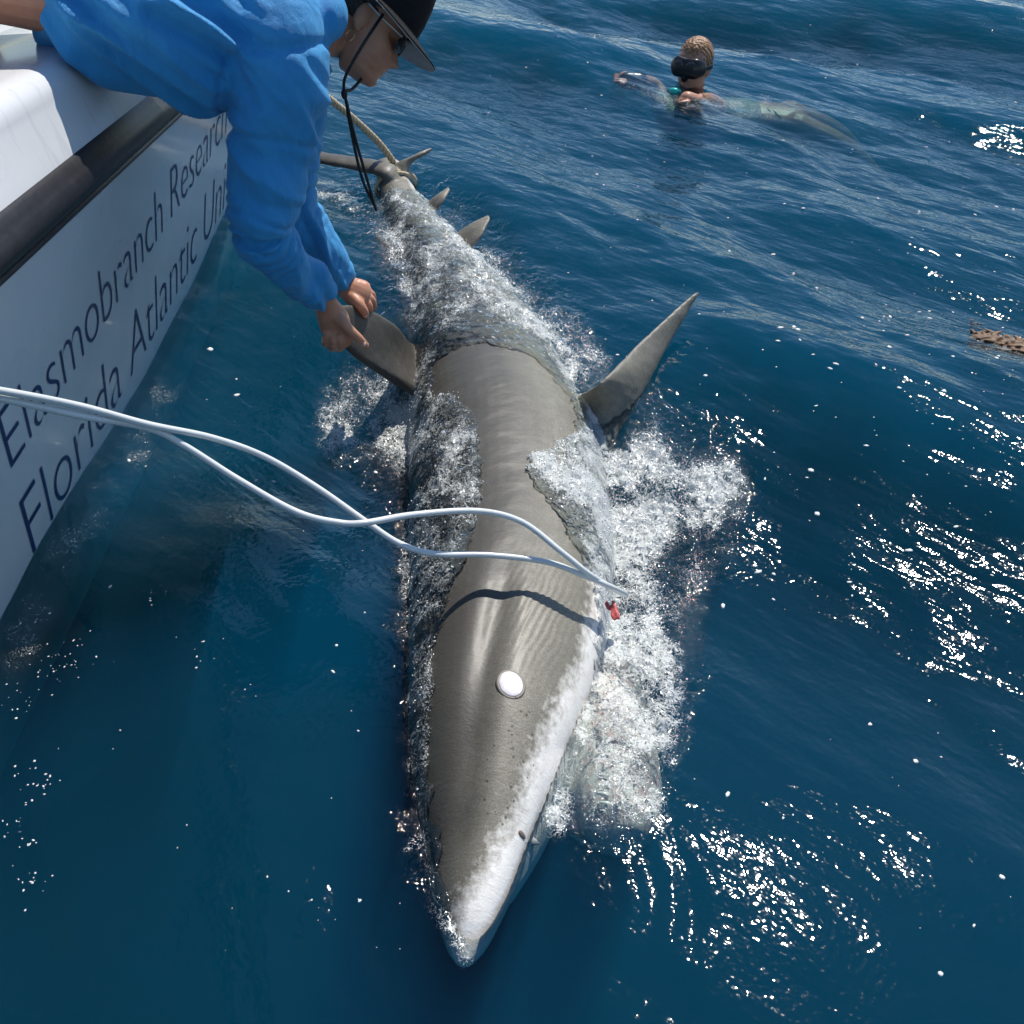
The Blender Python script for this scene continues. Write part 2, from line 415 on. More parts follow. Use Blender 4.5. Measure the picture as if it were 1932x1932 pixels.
# ------------------------------------------------------------------ masks drawn on the water plane (photo outline -> sea surface)
MG = 4; MN = 500
def poly_mask(poly, blur=3, amp=1.0):
    gx, gy = np.meshgrid(np.arange(MN) * MG, np.arange(MN) * MG); ins = np.zeros((MN, MN), bool); n = len(poly)
    for i in range(n):
        (x1, y1), (x2, y2) = poly[i], poly[(i + 1) % n]
        if y1 == y2: continue
        c = ((y1 > gy) != (y2 > gy)) & (gx < (x2 - x1) * (gy - y1) / (y2 - y1) + x1); ins ^= c
    m = ins.astype(float)
    for _ in range(2):
        for ax in (0, 1):
            k = np.ones(2 * blur + 1) / (2 * blur + 1)
            m = np.apply_along_axis(lambda r: np.convolve(r, k, 'same'), ax, m)
    return m * amp
def sample(mask, x, y, z=0.04):
    u, v = proj(np.stack([x, y, np.full_like(x, z)], -1))
    fu = np.clip(u / MG, 0, MN - 1.001); fv = np.clip(v / MG, 0, MN - 1.001)
    iu, iv = fu.astype(int), fv.astype(int); a, b = fu - iu, fv - iv
    r = (mask[iv, iu] * (1 - a) + mask[iv, iu + 1] * a) * (1 - b) + (mask[iv + 1, iu] * (1 - a) + mask[iv + 1, iu + 1] * a) * b
    return r * ((u > -4) & (u < 1990) & (v > -4) & (v < 1990))
DRYP = [(822, 672), (880, 662), (1010, 668), (1082, 730), (1084, 790), (1040, 830), (990, 872), (985, 912), (1050, 985), (1108, 1066), (1128, 1110), (1128, 1150), (1116, 1195), (1122, 1235),
                   (1105, 1310), (1080, 1420), (1055, 1520), (1035, 1600), (1010, 1650), (955, 1740), (915, 1790), (893, 1775), (862, 1680), (835, 1600), (812, 1480), (818, 1320), (832, 1205), (862, 1125), (898, 1060), (914, 960), (915, 865), (903, 795), (860, 740), (818, 735)]
M_dry = poly_mask(DRYP, 1)
M_wash = poly_mask([(690, 350), (790, 335), (850, 390), (930, 440), (1000, 560), (1100, 650), (1150, 760), (1250, 800), (1390, 850), (1390, 930), (1250, 970), (1230, 1050), (1265, 1120), (1285, 1300), (1270, 1450), (1215, 1520), (1120, 1550), (1050, 1570), (1000, 1500),
                    (900, 1300), (850, 1480), (835, 1650), (880, 1790), (850, 1800), (795, 1680), (765, 1540), (762, 1400), (738, 1200), (738, 1050), (750, 850), (690, 790), (660, 720), (700, 690), (780, 640), (740, 520), (710, 430)], 4)
FO = [  # foam density
    poly_mask([(1000, 850), (1110, 825), (1190, 800), (1235, 750), (1260, 830), (1400, 830), (1410, 900), (1330, 950), (1255, 965), (1230, 1000), (1255, 1090), (1200, 1110), (1130, 1090), (1060, 990), (985, 910)], 5, 1.05),
    poly_mask([(1110, 1080), (1240, 1070), (1285, 1180), (1290, 1330), (1265, 1420), (1190, 1420), (1215, 1290), (1200, 1200), (1120, 1240), (1070, 1200)], 4, 1.0),
    poly_mask([(1110, 1235), (1150, 1230), (1130, 1330), (1100, 1420), (1075, 1530), (1035, 1600), (1045, 1500), (1075, 1380)], 3, 0.95),
    poly_mask([(770, 345), (815, 370), (870, 420), (940, 460), (1020, 570), (1115, 660), (1160, 780), (1090, 730), (1010, 655), (930, 640), (880, 560), (850, 470), (800, 410)], 5, 0.80),
    poly_mask([(685, 350), (770, 340), (850, 470), (880, 560), (930, 640), (830, 660), (790, 620), (745, 520), (710, 430)], 5, 0.55),
    poly_mask([(680, 700), (760, 640), (820, 670), (815, 740), (900, 795), (910, 860), (760, 850), (720, 790)], 5, 0.66),
    poly_mask([(755, 850), (905, 850), (912, 1000), (860, 1120), (830, 1210), (760, 1200), (748, 1050)], 4, 0.52),
    poly_mask([(760, 1200), (830, 1210), (815, 1480), (795, 1600), (770, 1450)], 3, 0.34),
    poly_mask([(585, 690), (660, 660), (740, 650), (800, 700), (780, 800), (690, 800), (600, 800)], 5, 0.62),
    poly_mask([(560, 300), (680, 320), (690, 380), (600, 360)], 4, 0.55),
    poly_mask([(1225, 950), (1330, 950), (1400, 880), (1420, 950), (1310, 1080), (1300, 1250), (1260, 1150)], 5, 0.30),
    poly_mask([(1110, 1240), (1210, 1210), (1245, 1330), (1245, 1480), (1170, 1530), (1090, 1500)], 5, 0.55),
    poly_mask([(1120, 1490), (1255, 1470), (1250, 1535), (1115, 1555)], 3, 0.6),
    poly_mask([(0, 1210), (60, 1080), (200, 880), (250, 900), (120, 1130), (0, 1320)], 5, 0.36),
    poly_mask([(210, 860), (300, 640), (325, 650), (265, 870)], 5, 0.36),
    poly_mask([(1000, 540), (1040, 540), (1120, 620), (1175, 720), (1130, 740), (1110, 680)], 4, 0.6),
    poly_mask([(775, 1500), (800, 1580), (850, 1700), (905, 1790), (880, 1815), (810, 1700), (775, 1580)], 2, 0.42),
    poly_mask([(1160, 150), (1260, 165), (1420, 165), (1520, 185), (1500, 200), (1300, 195), (1180, 172)], 3, 0.42),
]
M_foam = np.max(np.stack(FO), 0)
M_chop = np.clip(poly_mask([(560, 290), (700, 300), (830, 320), (960, 430), (1080, 560), (1180, 680), (1260, 730), (1420, 800), (1440, 950), (1330, 1050), (1320, 1250), (1290, 1420), (1230, 1540), (1100, 1580), (1020, 1600), (900, 1400), (840, 1500), (860, 1700), (800, 1690), (775, 1500), (750, 1200), (745, 1000), (690, 800), (590, 790), (600, 660), (720, 600), (690, 420)], 13), 0, 1)

# ------------------------------------------------------------------ waves
WV = []
wr_ = np.random.default_rng(5)
for i in range(46):
    lam = 0.085 * (2.3 / 0.085) ** (i / 45.0)
    a = math.radians(46 + wr_.normal() * (26 if lam < 0.6 else 17)); k = 2 * math.pi / lam
    WV.append((k * math.cos(a), k * math.sin(a), 0.0049 * lam * wr_.uniform(.6, 1.35), wr_.uniform(0, 6.28), lam))
SWELL = [(2.1, 52, .026, .6), (2.9, 30, .026, 2.4), (1.45, 62, .017, 4.1), (1.1, 35, .010, 1.0)]
def wave_h(x, y):
    wx = x + 0.10 * perlin(x * 1.1, y * 1.1, 41) + 0.03 * perlin(x * 3.7, y * 3.7, 44)
    wy = y + 0.10 * perlin(x * 1.1 + 9, y * 1.1, 42) + 0.03 * perlin(x * 3.7, y * 3.7 + 5, 45)
    near = sstep(1.0, 2.6, y + 0.35 * np.abs(x))            # sheltered by boat and shark close in
    side = sstep(-.9, .9, x)
    calm = 0.42 + 0.58 * np.clip(near * (0.55 + 0.45 * side) + 0.5 * side * sstep(.7, 1.5, x), 0, 1)
    far = np.clip(1.0 - (np.hypot(x, y) - 8) / 60, 0.25, 1)
    patch = 0.75 + 0.5 * fbm(x * 0.8, y * 0.8, 77, 2)
    h = np.zeros_like(x)
    for kx, ky, A, p, lam in WV:
        ph = kx * wx + ky * wy + p; sn = np.sin(ph)
        w = calm * patch if lam < .7 else (0.45 + 0.55 * calm)
        h += A * w * far * (sn + 0.22 * np.cos(2 * ph))
    for lam, an, A, p in SWELL:
        k = 2 * math.pi / lam; ph = k * (math.cos(math.radians(an)) * wx + math.sin(math.radians(an)) * wy) + p
        h += A * (0.25 + 0.75 * near) * np.sin(ph)
    # rings spreading from the snout
    r = np.hypot(x + .03, y - .80)
    h += 0.0030 * np.sin(r * 2 * math.pi / .066 + 1.2 * perlin(x * 4, y * 4, 99)) * np.exp(-((r - .27) / .09) ** 2) * sstep(1.0, .75, y) * (0.55 + 0.45 * perlin(x * 5, y * 5, 98))
    return h

def axis(segs):
    out = [segs[0][0]]
    for a, b, st0, st1 in segs:
        x = a; n = max(2, int(2 * (b - a) / (st0 + st1))); t = np.linspace(0, 1, n + 1)[1:]
        q = t * st0 + t * t * (st1 - st0) / 2; q = q / q[-1]; out += list(a + (b - a) * q)
    return np.array(out)
ax = axis([(-300, -30, 80, 8), (-30, -6, 5, .25), (-6, -1.3, .25, .03), (-1.3, -.75, .016, .009), (-.75, .75, .0068, .0068), (.75, 1.7, .008, .018), (1.7, 5, .018, .06), (5, 30, .06, 5), (30, 300, 8, 80)])
ay = axis([(-60, -4, 20, .6), (-4, .35, .6, .02), (.35, 2.2, .0066, .0072), (2.2, 4.2, .0072, .0095), (4.2, 8.5, .0095, .026), (8.5, 40, .03, 2.5), (40, 400, 4, 80)])
nx, ny = len(ax), len(ay)
XX, YY = np.meshgrid(ax, ay)
xf, yf = XX.ravel(), YY.ravel()
hw = wave_h(xf, yf)
inv = (yf > .4) & (yf < 9) & (np.abs(xf) < 4)
foam = np.zeros_like(xf); chop = np.zeros_like(xf); dry = np.zeros_like(xf); wash = np.zeros_like(xf)
xi, yi = xf[inv], yf[inv]
jx = xi + 0.016 * fbm(xi * 22, yi * 22, 61, 3); jy = yi + 0.016 * fbm(xi * 22 + 7, yi * 22, 62, 3)
foam[inv] = sample(M_foam, jx, jy)
wxx = xi + .05 * fbm(xi * 6, yi * 6, 201, 2); wyy = yi + .05 * fbm(xi * 6 + 3, yi * 6, 202, 2)
fmod = .5 + .75 * fbm(wxx * 11, wyy * 7, 203, 3) + .55 * (np.abs(fbm(wxx * 16 + wyy * 7, wyy * 9, 204, 3)) - .25)
foam[inv] = np.clip(foam[inv] * (.42 + .88 * np.clip(fmod, 0, 1.25)) - .04, 0, 1.1); chop[inv] = sstep(.30, .75, sample(M_chop, xi, yi) + .34 * fbm(xi * 9, yi * 9, 301, 3))
wash[inv] = np.clip(sample(M_wash, jx, jy, .05) * 1.2, 0, 1)
dry[inv] = np.clip(sample(M_dry, xi + 0.012 * fbm(xi * 30, yi * 30, 63, 3), yi + 0.012 * fbm(xi * 30 + 7, yi * 30, 64, 3), .10), 0, 1)
# body top under each water point
zb = np.full_like(xf, -9.0); cand = np.nonzero(inv & (xf > -.7) & (xf < .5) & (yf > .6) & (yf < 4.1))[0]
dn = Vector((0, 0, -1))
for i in cand:
    # skip the fins: only body within the trunk outline counts
    r = trunk_bvh.ray_cast(Vector((xf[i], yf[i], .30)), dn)
    if r[0] is not None: zb[i] = r[0].z
hasb = zb > -.35
M_dryb = poly_mask(DRYP, 5); dryb = np.zeros_like(xf); dryb[inv] = np.clip(sample(M_dryb, xi, yi, .10) * 1.9, 0, 1)
ch = 0.6 * fbm(xf * 14, yf * 14, 91, 2) + 0.75 * (np.abs(fbm(xf * 27, yf * 27, 92, 3)) - .28) + 0.32 * perlin(xf * 62, yf * 62, 95)
ch -= ch[inv].mean()
cover = (0.010 + 0.012 * np.clip(fbm(xf * 9, yf * 9, 71, 2) + .5, 0, 1.5)) * (1 - .8 * dryb)
lift = np.where(hasb, np.maximum(hw, np.minimum(zb, .13) + cover), hw)
H = hw * (1 - wash) + lift * wash
H += (0.012 * chop + 0.009 * np.clip(foam, 0, 1)) * ch * (1 - .55 * dryb)
dr_ = dry * sstep(-.03, .012, zb - hw)
H = np.where(hasb, H * (1 - dr_) + np.minimum(H, zb - .035) * dr_, H)
def water_z(x, y):
    i = np.clip(np.searchsorted(ax, x), 1, nx - 1); j = np.clip(np.searchsorted(ay, y), 1, ny - 1)
    return H.reshape(ny, nx)[j, i]

def build_water():
    V = np.column_stack([xf, yf, H])
    a = (np.arange(ny - 1)[:, None] * nx + np.arange(nx - 1)[None, :]).ravel()
    F = np.column_stack([a, a + 1, a + nx + 1, a + nx])
    # side walls and bottom close the body of water
    n0 = nx * ny; zb_ = -14.0
    ring = np.concatenate([np.arange(nx), (np.arange(1, ny) * nx + nx - 1), (ny - 1) * nx + np.arange(nx - 2, -1, -1), np.arange(ny - 2, 0, -1) * nx])
    low = np.column_stack([xf[ring], yf[ring], np.full(len(ring), zb_)])
    k = len(ring); r2 = np.arange(k); nxt = (r2 + 1) % k
    W = np.column_stack([ring, n0 + r2, n0 + nxt, ring[nxt]])
    V = np.vstack([V, low, [[0, 150, zb_]]])
    B = np.column_stack([n0 + r2, np.full(k, n0 + k), n0 + nxt, n0 + nxt])
    me = bpy.data.meshes.new('water')
    quads = np.vstack([F, W]); tris = B[:, :3]
    nl = quads.size + tris.size
    me.vertices.add(len(V)); me.vertices.foreach_set('co', V.astype(np.float32).ravel())
    me.loops.add(nl); me.loops.foreach_set('vertex_index', np.concatenate([quads.ravel(), tris.ravel()]).astype(np.int32))
    me.polygons.add(len(quads) + len(tris))
    me.polygons.foreach_set('loop_start', np.concatenate([np.arange(0, quads.size, 4), quads.size + np.arange(0, tris.size, 3)]).astype(np.int32))
    me.update(calc_edges=True)
    me.polygons.foreach_set('use_smooth', np.ones(len(me.polygons), bool))
    pad = np.zeros(k + 1)
    attr(me, 'foam', np.concatenate([foam, pad])); attr(me, 'chop', np.concatenate([chop, pad]))
    rg = np.clip(.28 + .72 * sstep(.9, 2.4, yf + .45 * np.clip(xf, -1, 3)) , 0, 1); attr(me, 'ripple', np.concatenate([rg, pad]))
    attr(me, 'churn', np.concatenate([np.where((foam > .01) | (chop > .01), 1.0, 0.0), pad]))
    return me
def water_material():
    m, nt, out = new_mat('sea_water'); L = nt.links
    at = lambda nm: node(nt, 'ShaderNodeAttribute', attribute_name=nm).outputs['Fac']
    def water_bsdf(foamy):
        pos = objvec(nt)
        rot = mapv(nt, pos, (1.0, 1.0, 1.0), (0, 0, math.radians(-46)))
        r1 = noise_n(nt, 1.0, 2, 0.55, mapv(nt, rot, (15, 5.0, 8)), 0, '2D')
        r2 = noise_n(nt, 1.0, 1, 0.5, mapv(nt, rot, (75, 62, 30)), 0, '2D')
        hsum = math_n(nt, 'ADD', math_n(nt, 'MULTIPLY', math_n(nt, 'MULTIPLY', r1, at('ripple')), 0.0095), math_n(nt, 'MULTIPLY', r2, 0.00085))
        if foamy:
            fo, chp = at('foam'), at('chop')
            r3 = noise_n(nt, 62, 2, 0.55, pos, 0, '2D')
            hsum = math_n(nt, 'ADD', hsum, math_n(nt, 'MULTIPLY', math_n(nt, 'MULTIPLY', math_n(nt, 'SUBTRACT', r3, 0.5), chp), 0.0075))
        nrm = bump_n(nt, hsum, 1.0, 1.0)
        fr = node(nt, 'ShaderNodeFresnel'); fr.inputs['IOR'].default_value = 1.333; L.new(nrm, fr.inputs['Normal'])
        gl = node(nt, 'ShaderNodeBsdfGlossy'); gl.inputs['Roughness'].default_value = 0.045; gl.inputs['Color'].default_value = (1, 1, 1, 1); L.new(nrm, gl.inputs['Normal'])
        tr = node(nt, 'ShaderNodeBsdfTransparent'); tr.inputs['Color'].default_value = (.93, .97, .98, 1)
        ws = node(nt, 'ShaderNodeMixShader'); L.new(fr.outputs[0], ws.inputs[0]); L.new(tr.outputs[0], ws.inputs[1]); L.new(gl.outputs[0], ws.inputs[2])
        if not foamy: return ws.outputs[0]
        # foam: bubbly lace that closes up with density
        f1 = noise_n(nt, 105, 4, 0.74, pos, 0.5, '2D'); f2 = noise_n(nt, 19, 2, 0.6, pos, 0, '2D')
        vo = node(nt, 'ShaderNodeTexVoronoi'); vo.voronoi_dimensions = '2D'; vo.feature = 'DISTANCE_TO_EDGE'; vo.inputs['Scale'].default_value = 90
        wpos = nt.nodes.new('ShaderNodeVectorMath'); wpos.operation = 'ADD'
        nz = node(nt, 'ShaderNodeTexNoise'); nz.noise_dimensions = '2D'; nz.inputs['Scale'].default_value = 40; nz.inputs['Detail'].default_value = 1; L.new(pos, nz.inputs['Vector'])
        sc = nt.nodes.new('ShaderNodeVectorMath'); sc.operation = 'SCALE'; sc.inputs['Scale'].default_value = 0.03; L.new(nz.outputs['Color'], sc.inputs[0])
        L.new(pos, wpos.inputs[0]); L.new(sc.outputs[0], wpos.inputs[1]); L.new(wpos.outputs[0], vo.inputs['Vector'])
        lace = math_n(nt, 'SUBTRACT', 1.0, math_n(nt, 'MULTIPLY', vo.outputs['Distance'], 3.6), True)
        t = math_n(nt, 'ADD', math_n(nt, 'MULTIPLY', f1, 0.80), math_n(nt, 'MULTIPLY', f2, 0.15)); t = math_n(nt, 'ADD', t, math_n(nt, 'MULTIPLY', lace, 0.15))
        cov = math_n(nt, 'MULTIPLY', math_n(nt, 'SUBTRACT', math_n(nt, 'ADD', t, math_n(nt, 'MULTIPLY', fo, 0.47)), 0.72), 4.6, True)
        vp = node(nt, 'ShaderNodeTexVoronoi'); vp.voronoi_dimensions = '2D'; vp.inputs['Scale'].default_value = 230; L.new(pos, vp.inputs['Vector'])
        pin = math_n(nt, 'MULTIPLY', math_n(nt, 'SUBTRACT', math_n(nt, 'ADD', math_n(nt, 'MULTIPLY', fo, 0.30), 0.10), vp.outputs['Distance']), 9.0, True)
        cov = math_n(nt, 'MAXIMUM', cov, pin)
        cov = math_n(nt, 'MULTIPLY', cov, math_n(nt, 'MULTIPLY', fo, 4.0, True)); cov = math_n(nt, 'MULTIPLY', cov, 0.72)
        fm = node(nt, 'ShaderNodeBsdfPrincipled'); fm.inputs['Base Color'].default_value = (.72, .74, .72, 1); fm.inputs['Roughness'].default_value = 0.2
        L.new(nrm, fm.inputs['Normal'])
        mx = node(nt, 'ShaderNodeMixShader'); L.new(cov, mx.inputs[0]); L.new(ws.outputs[0], mx.inputs[1]); L.new(fm.outputs[0], mx.inputs[2])
        return mx.outputs[0]
    sel = math_n(nt, 'MULTIPLY', at('churn'), 1000.0, True)
    mm = node(nt, 'ShaderNodeMixShader'); L.new(sel, mm.inputs[0]); L.new(water_bsdf(False), mm.inputs[1]); L.new(water_bsdf(True), mm.inputs[2])
    L.new(mm.outputs[0], out.inputs['Surface'])
    va = node(nt, 'ShaderNodeVolumeCoefficients')
    va.inputs['Absorption Coefficients'].default_value = (2.1, 1.20, 1.0); va.inputs['Scatter Coefficients'].default_value = (.012, .365, .84)
    L.new(va.outputs[0], out.inputs['Volume'])
    return m
water = link('water', build_water(), water_material())
tag(water, 'blue choppy sea with foam washing over the shark', None, kind='structure')
bed_g = Geo(); bed_g.box((-320, -70, -15.5), (320, 420, -14.2))
bed = link('seabed', bed_g.mesh('seabed', False), simple('seabed_sand', (.05, .08, .09), .9)); tag(bed, 'deep sea floor under the water', None, kind='structure')

# ------------------------------------------------------------------ shark
shark = empty('shark', (float(CL[200, 0]), float(CL[200, 1]), 0.0))
tag(shark, 'large grey shark rolled on its side, held at the surface beside the boat', 'shark')
adopt(link('body', shark_me, M_shark), shark)
M_eye = simple('eye_membrane', (.70, .66, .68), .5, .4, .16, 60)
M_dark = simple('dark_rim', (.05, .045, .04), .4)
M_pale = simple('pale_skin', (.72, .66, .62), .4, .5, .15, 60)
M_flesh = simple('raw_flesh', (.50, .10, .10), .45, .4, .6, 140)
M_tooth = simple('tooth_enamel', (.80, .78, .70), .25)
def frame_at(u, v, img_dir):
    loc, nor, _ = hit(u, v); l2, _, _ = hit(u + img_dir[0], v + img_dir[1])
    n = np.array(nor); n /= np.linalg.norm(n)
    a = np.array(l2 - loc); a -= n * np.dot(a, n); a /= np.linalg.norm(a); return np.array(loc), n, a, np.cross(n, a)
loc, n_, a_, b_ = frame_at(964, 1290, (6, 20))
g = Geo(); g.ellipsoid(loc + n_ * .000, (a_ * .0275, b_ * .0215, n_ * .0035), 28, 14)
eye = link('eye', g.mesh('eye'), M_eye); adopt(eye, shark); eye['label'] = 'white membrane closed over the eye'
g = Geo(); rr = [loc + a_ * .0292 * math.cos(q) + b_ * .0230 * math.sin(q) - n_ * .0032 for q in np.linspace(0, 2 * math.pi, 33)]
g.tube(rr, [.0034] * 33, sub=2, n=8, caps=False); adopt(link('eyelid', g.mesh('eyelid'), simple('eyelid_skin', (.20, .175, .14), .5)), shark)
# nostril with its flap
try:
    loc, n_, a_, b_ = frame_at(985, 1575, (10, 14))
    g = Geo(); g.ellipsoid(loc, (a_ * .012, b_ * .005, n_ * .0025), 16, 8); adopt(link('nostril', g.mesh('nostril'), simple('nostril_skin', (.22, .16, .13), .5)), shark)
    loc, n_, a_, b_ = frame_at(1005, 1588, (14, 4))
    g = Geo(); g.tube([loc - a_ * .016 - n_ * .001, loc + a_ * .002 + n_ * .003, loc + a_ * .016 + n_ * .006], [(.008, .0025), (.006, .0025), (.0012, .001)], n=10, ref=tuple(n_))
    adopt(link('nostril_flap', g.mesh('nostril_flap'), M_pale), shark)
except Exception as ex: print('nostril', ex)
# teeth along the front of the lower jaw
g = Geo()
for i in range(17):
    q = (i - 8) / 8.0; c = pt(.285 + .05 * q * q, -.21 - .035 * (1 - q * q), .075 * q - .02); tip = c + (pt(.335, -.2, 0) - pt(.335, -.26, 0)) / .06 * .022
    g.tube([c, (c + tip) / 2, tip], [.006, .004, .0006], sub=2, n=6)
adopt(link('teeth', g.mesh('teeth'), M_tooth), shark)
g = Geo(); c = G(1160, 1158, .060)
for i in range(7):
    o_ = RNG.normal(size=3) * (.007, .015, .003); g.ellipsoid(c + o_, (np.array((.005, .002, 0)), np.array((-.003, .013, .002)), np.array((0, 0, .004))), 10, 6)
fl = link('torn_flesh', remeshed(g, .0025, 2), M_flesh); adopt(fl, shark); fl['label'] = 'small patch of red raw flesh at the jaw corner'

# ------------------------------------------------------------------ boat
HX0 = -1.06; HUP = np.array([.22, 0, .71]) / math.hypot(.22, .71); HN = np.array([.71, 0, -.22]) / math.hypot(.22, .71)
def rail_t(Y): return 0.825 - 0.104 * (np.clip(Y, -1.5, 3.6) - 1.45)
def bow_in(Y): return -0.16 * np.clip(Y - 3.6, 0, 9) ** 2
def hullp(Y, t, out=0.0):
    p = np.array([HX0 + bow_in(Y), Y, 0]) + HUP * t + HN * out; return p
YS = np.concatenate([np.linspace(-2.2, 3.6, 30), np.linspace(3.75, 6.3, 18)])
def strip(profile_fn, closed=False, caps=True):
    g = Geo(); rows = [profile_fn(Y) for Y in YS]; k = len(rows[0]); V = np.vstack(rows); F = []
    for i in range(len(YS) - 1):
        for j in range(k if closed else k - 1):
            j2 = (j + 1) % k; F.append((i * k + j, (i + 1) * k + j, (i + 1) * k + j2, i * k + j2))
    if closed and caps: F.append(tuple(range(k))); F.append(tuple((len(YS) - 1) * k + j for j in range(k - 1, -1, -1)))
    g.add(V, F); return g
boat = empty('motor_boat', (-2.0, 1.5, 0.0)); tag(boat, 'white research motor boat with navy lettering along its hull', 'boat')
def gel(name, col, streak):
    m, nt, out = new_mat(name); b = node(nt, 'ShaderNodeBsdfPrincipled'); v = objvec(nt)
    n1 = noise_n(nt, 1.0, 4, 0.6, mapv(nt, v, (9, 9, 1.6))); n2 = noise_n(nt, 2.2, 3, 0.5, v); n3 = noise_n(nt, 1.0, 3, 0.6, mapv(nt, v, (16, 22, 2.6)), 0.8)
    c = ramp(nt, n1, [(0.3, tuple(q * .96 for q in col)), (0.6, col)])
    c = mixc(nt, math_n(nt, 'MULTIPLY', n2, 0.12), c, (.60, .63, .66))
    wet = ramp(nt, n3, [(0.57, (0, 0, 0)), (0.63, (1, 1, 1))])
    c = mixc(nt, math_n(nt, 'MULTIPLY', wet, streak), c, (.50, .52, .57))
    nt.links.new(c, b.inputs['Base Color'])
    nt.links.new(ramp(nt, n2, [(0.3, (.30,) * 3), (0.7, (.18,) * 3)]), b.inputs['Roughness'])
    b.inputs['Coat Weight'].default_value = 0.4; b.inputs['Coat Roughness'].default_value = 0.08
    nt.links.new(bump_n(nt, n2, 0.10, 0.01), b.inputs['Normal']); nt.links.new(b.outputs[0], out.inputs[0]); return m
M_hull = gel('hull_gelcoat', (.90, .91, .93), 0.0); M_gun = gel('gunwale_gelcoat', (.82, .82, .82), 0.22)
M_rub = simple('black_rubber', (.016, .016, .018), .42, .4, .3, 40, .3, 60)
M_deck = simple('deck_nonskid', (.55, .56, .56), .8, .3, .06, 120, .4, 300)
def hull_prof(Y):
    rt = rail_t(Y); ts = np.linspace(0, rt + .02, 9)
    under = [hullp(Y, 0) + np.array([-.9, 0, -.66]), hullp(Y, 0) + np.array([-.30, 0, -.56]), hullp(Y, 0) + np.array([-.09, 0, -.38]), hullp(Y, 0) + np.array([-.04, 0, -.18])]
    return np.array(under + [hullp(Y, t, 0.002 * math.sin(t * 3.4)) for t in ts])
hull = link('hull', strip(hull_prof).mesh('hull'), M_hull); adopt(hull, boat)
def rail_prof(Y):
    b = hullp(Y, rail_t(Y)); c = hullp(Y, rail_t(Y) + .044)
    out = [b - HN * .02, b + HN * .012, b + HUP * .012 + HN * .016]
    for q in np.linspace(-1.35, 1.35, 9): out.append(c + HUP * (.031 * math.sin(q) + .003) + HN * (.006 + .030 * math.cos(q)))
    out += [b + HUP * .088 + HN * .004, b + HUP * .088 - HN * .03]
    return np.array(out)
rail = link('rub_rail', strip(rail_prof, True).mesh('rub_rail'), M_rub); adopt(rail, boat)
def bead_prof(Y):
    b = hullp(Y, rail_t(Y) - .010); return np.array([b + HUP * .008 * math.sin(q) + HN * (.005 + .010 * math.cos(q)) for q in np.linspace(0, 2 * math.pi, 10, endpoint=False)])
bead = link('rail_bead', strip(bead_prof, True).mesh('rail_bead'), M_rub); adopt(bead, boat)
def gun_prof(Y):
    b = hullp(Y, rail_t(Y) + .082, -.004); L = [b]
    L.append(b + np.array([-.006, 0, .03])); L.append(b + np.array([-.022, 0, .085])); cc = b + np.array([-.076, 0, .098])
    for q in np.linspace(0, math.pi / 2, 7): L.append(cc + np.array([.052 * math.cos(q), 0, .046 * math.sin(q)]))
    L.append(cc + np.array([-.10, 0, .050])); L.append(cc + np.array([-.20, 0, .046])); L.append(cc + np.array([-.225, 0, .02])); L.append(cc + np.array([-.23, 0, -.55]))
    return np.array(L)
gun = link('gunwale', strip(gun_prof).mesh('gunwale'), M_gun); adopt(gun, boat)
def deck_prof(Y):
    x = gun_prof(Y)[-1][0]; return np.array([(x + .02, Y, .33), (x - 1.1, Y, .33), (x - 2.1, Y, .33)])
deck = link('deck', strip(deck_prof).mesh('deck', False), M_deck); adopt(deck, boat)
# far side of the boat so that it is a closed vessel
def far_prof(Y):
    x = gun_prof(Y)[-1][0] - 2.1; r = np.array([(0, 0, 0), (.0, 0, .62), (-.03, 0, .66), (-.22, 0, .66), (-.26, 0, .6), (-.22, 0, .36), (.02, 0, -.33), (.35, 0, -.85), (1.3, 0, -.88)]); r[:, 0] += x; r[:, 1] = Y; r[:, 2] += .33
    return r
adopt(link('far_side', strip(far_prof).mesh('far_side'), M_hull), boat)
# navy lettering
M_ink = simple('navy_vinyl', (.010, .030, .135), .35, .5, .1, 60)
def lettering(txt, ref_word, Y0, Y1, t0, cap, name, skip=0):
    def text_mesh(s):
        cu = bpy.data.curves.new('t', 'FONT'); cu.body = s; cu.size = 1.0; cu.extrude = 0.0; cu.resolution_u = 6; cu.space_character = 0.98; cu.offset = -0.019
        o = bpy.data.objects.new('t', cu); COL.objects.link(o); dg = bpy.context.evaluated_depsgraph_get(); dg.update()
        me = bpy.data.meshes.new_from_object(o.evaluated_get(dg)); bpy.data.objects.remove(o); return me
    rw = getV(text_mesh(ref_word)); w0, w1 = rw[:, 0].min(), rw[:, 0].max(); capH = getV(text_mesh('E'))[:, 1].max()
    me = text_mesh(txt); V = getV(me); sx = (Y1 - Y0) / (w1 - w0); sy = cap / capH
    out = np.array([hullp(Y0 + (x - w0) * sx - 0.36 * y * sy, t0 + y * sy, 0.0014 + 0.002 * math.sin((t0 + y * sy) * 3.4)) for x, y, z in V])
    setV(me, out); me.polygons.foreach_set('use_smooth', np.zeros(len(me.polygons), bool))
    o = link(name, me, M_ink); adopt(o, boat); return o
lettering('Elasmobranch Research Laboratory', 'Elasmobranch', 1.475, 2.525, .385, .170, 'lettering')['label'] = 'upper line of navy lettering reading Elasmobranch Research Laboratory'
lettering('Florida Atlantic University', 'Florida Atlantic', 1.590, 3.04, .045, .225, 'lettering')['label'] = 'lower line of navy lettering reading Florida Atlantic University'

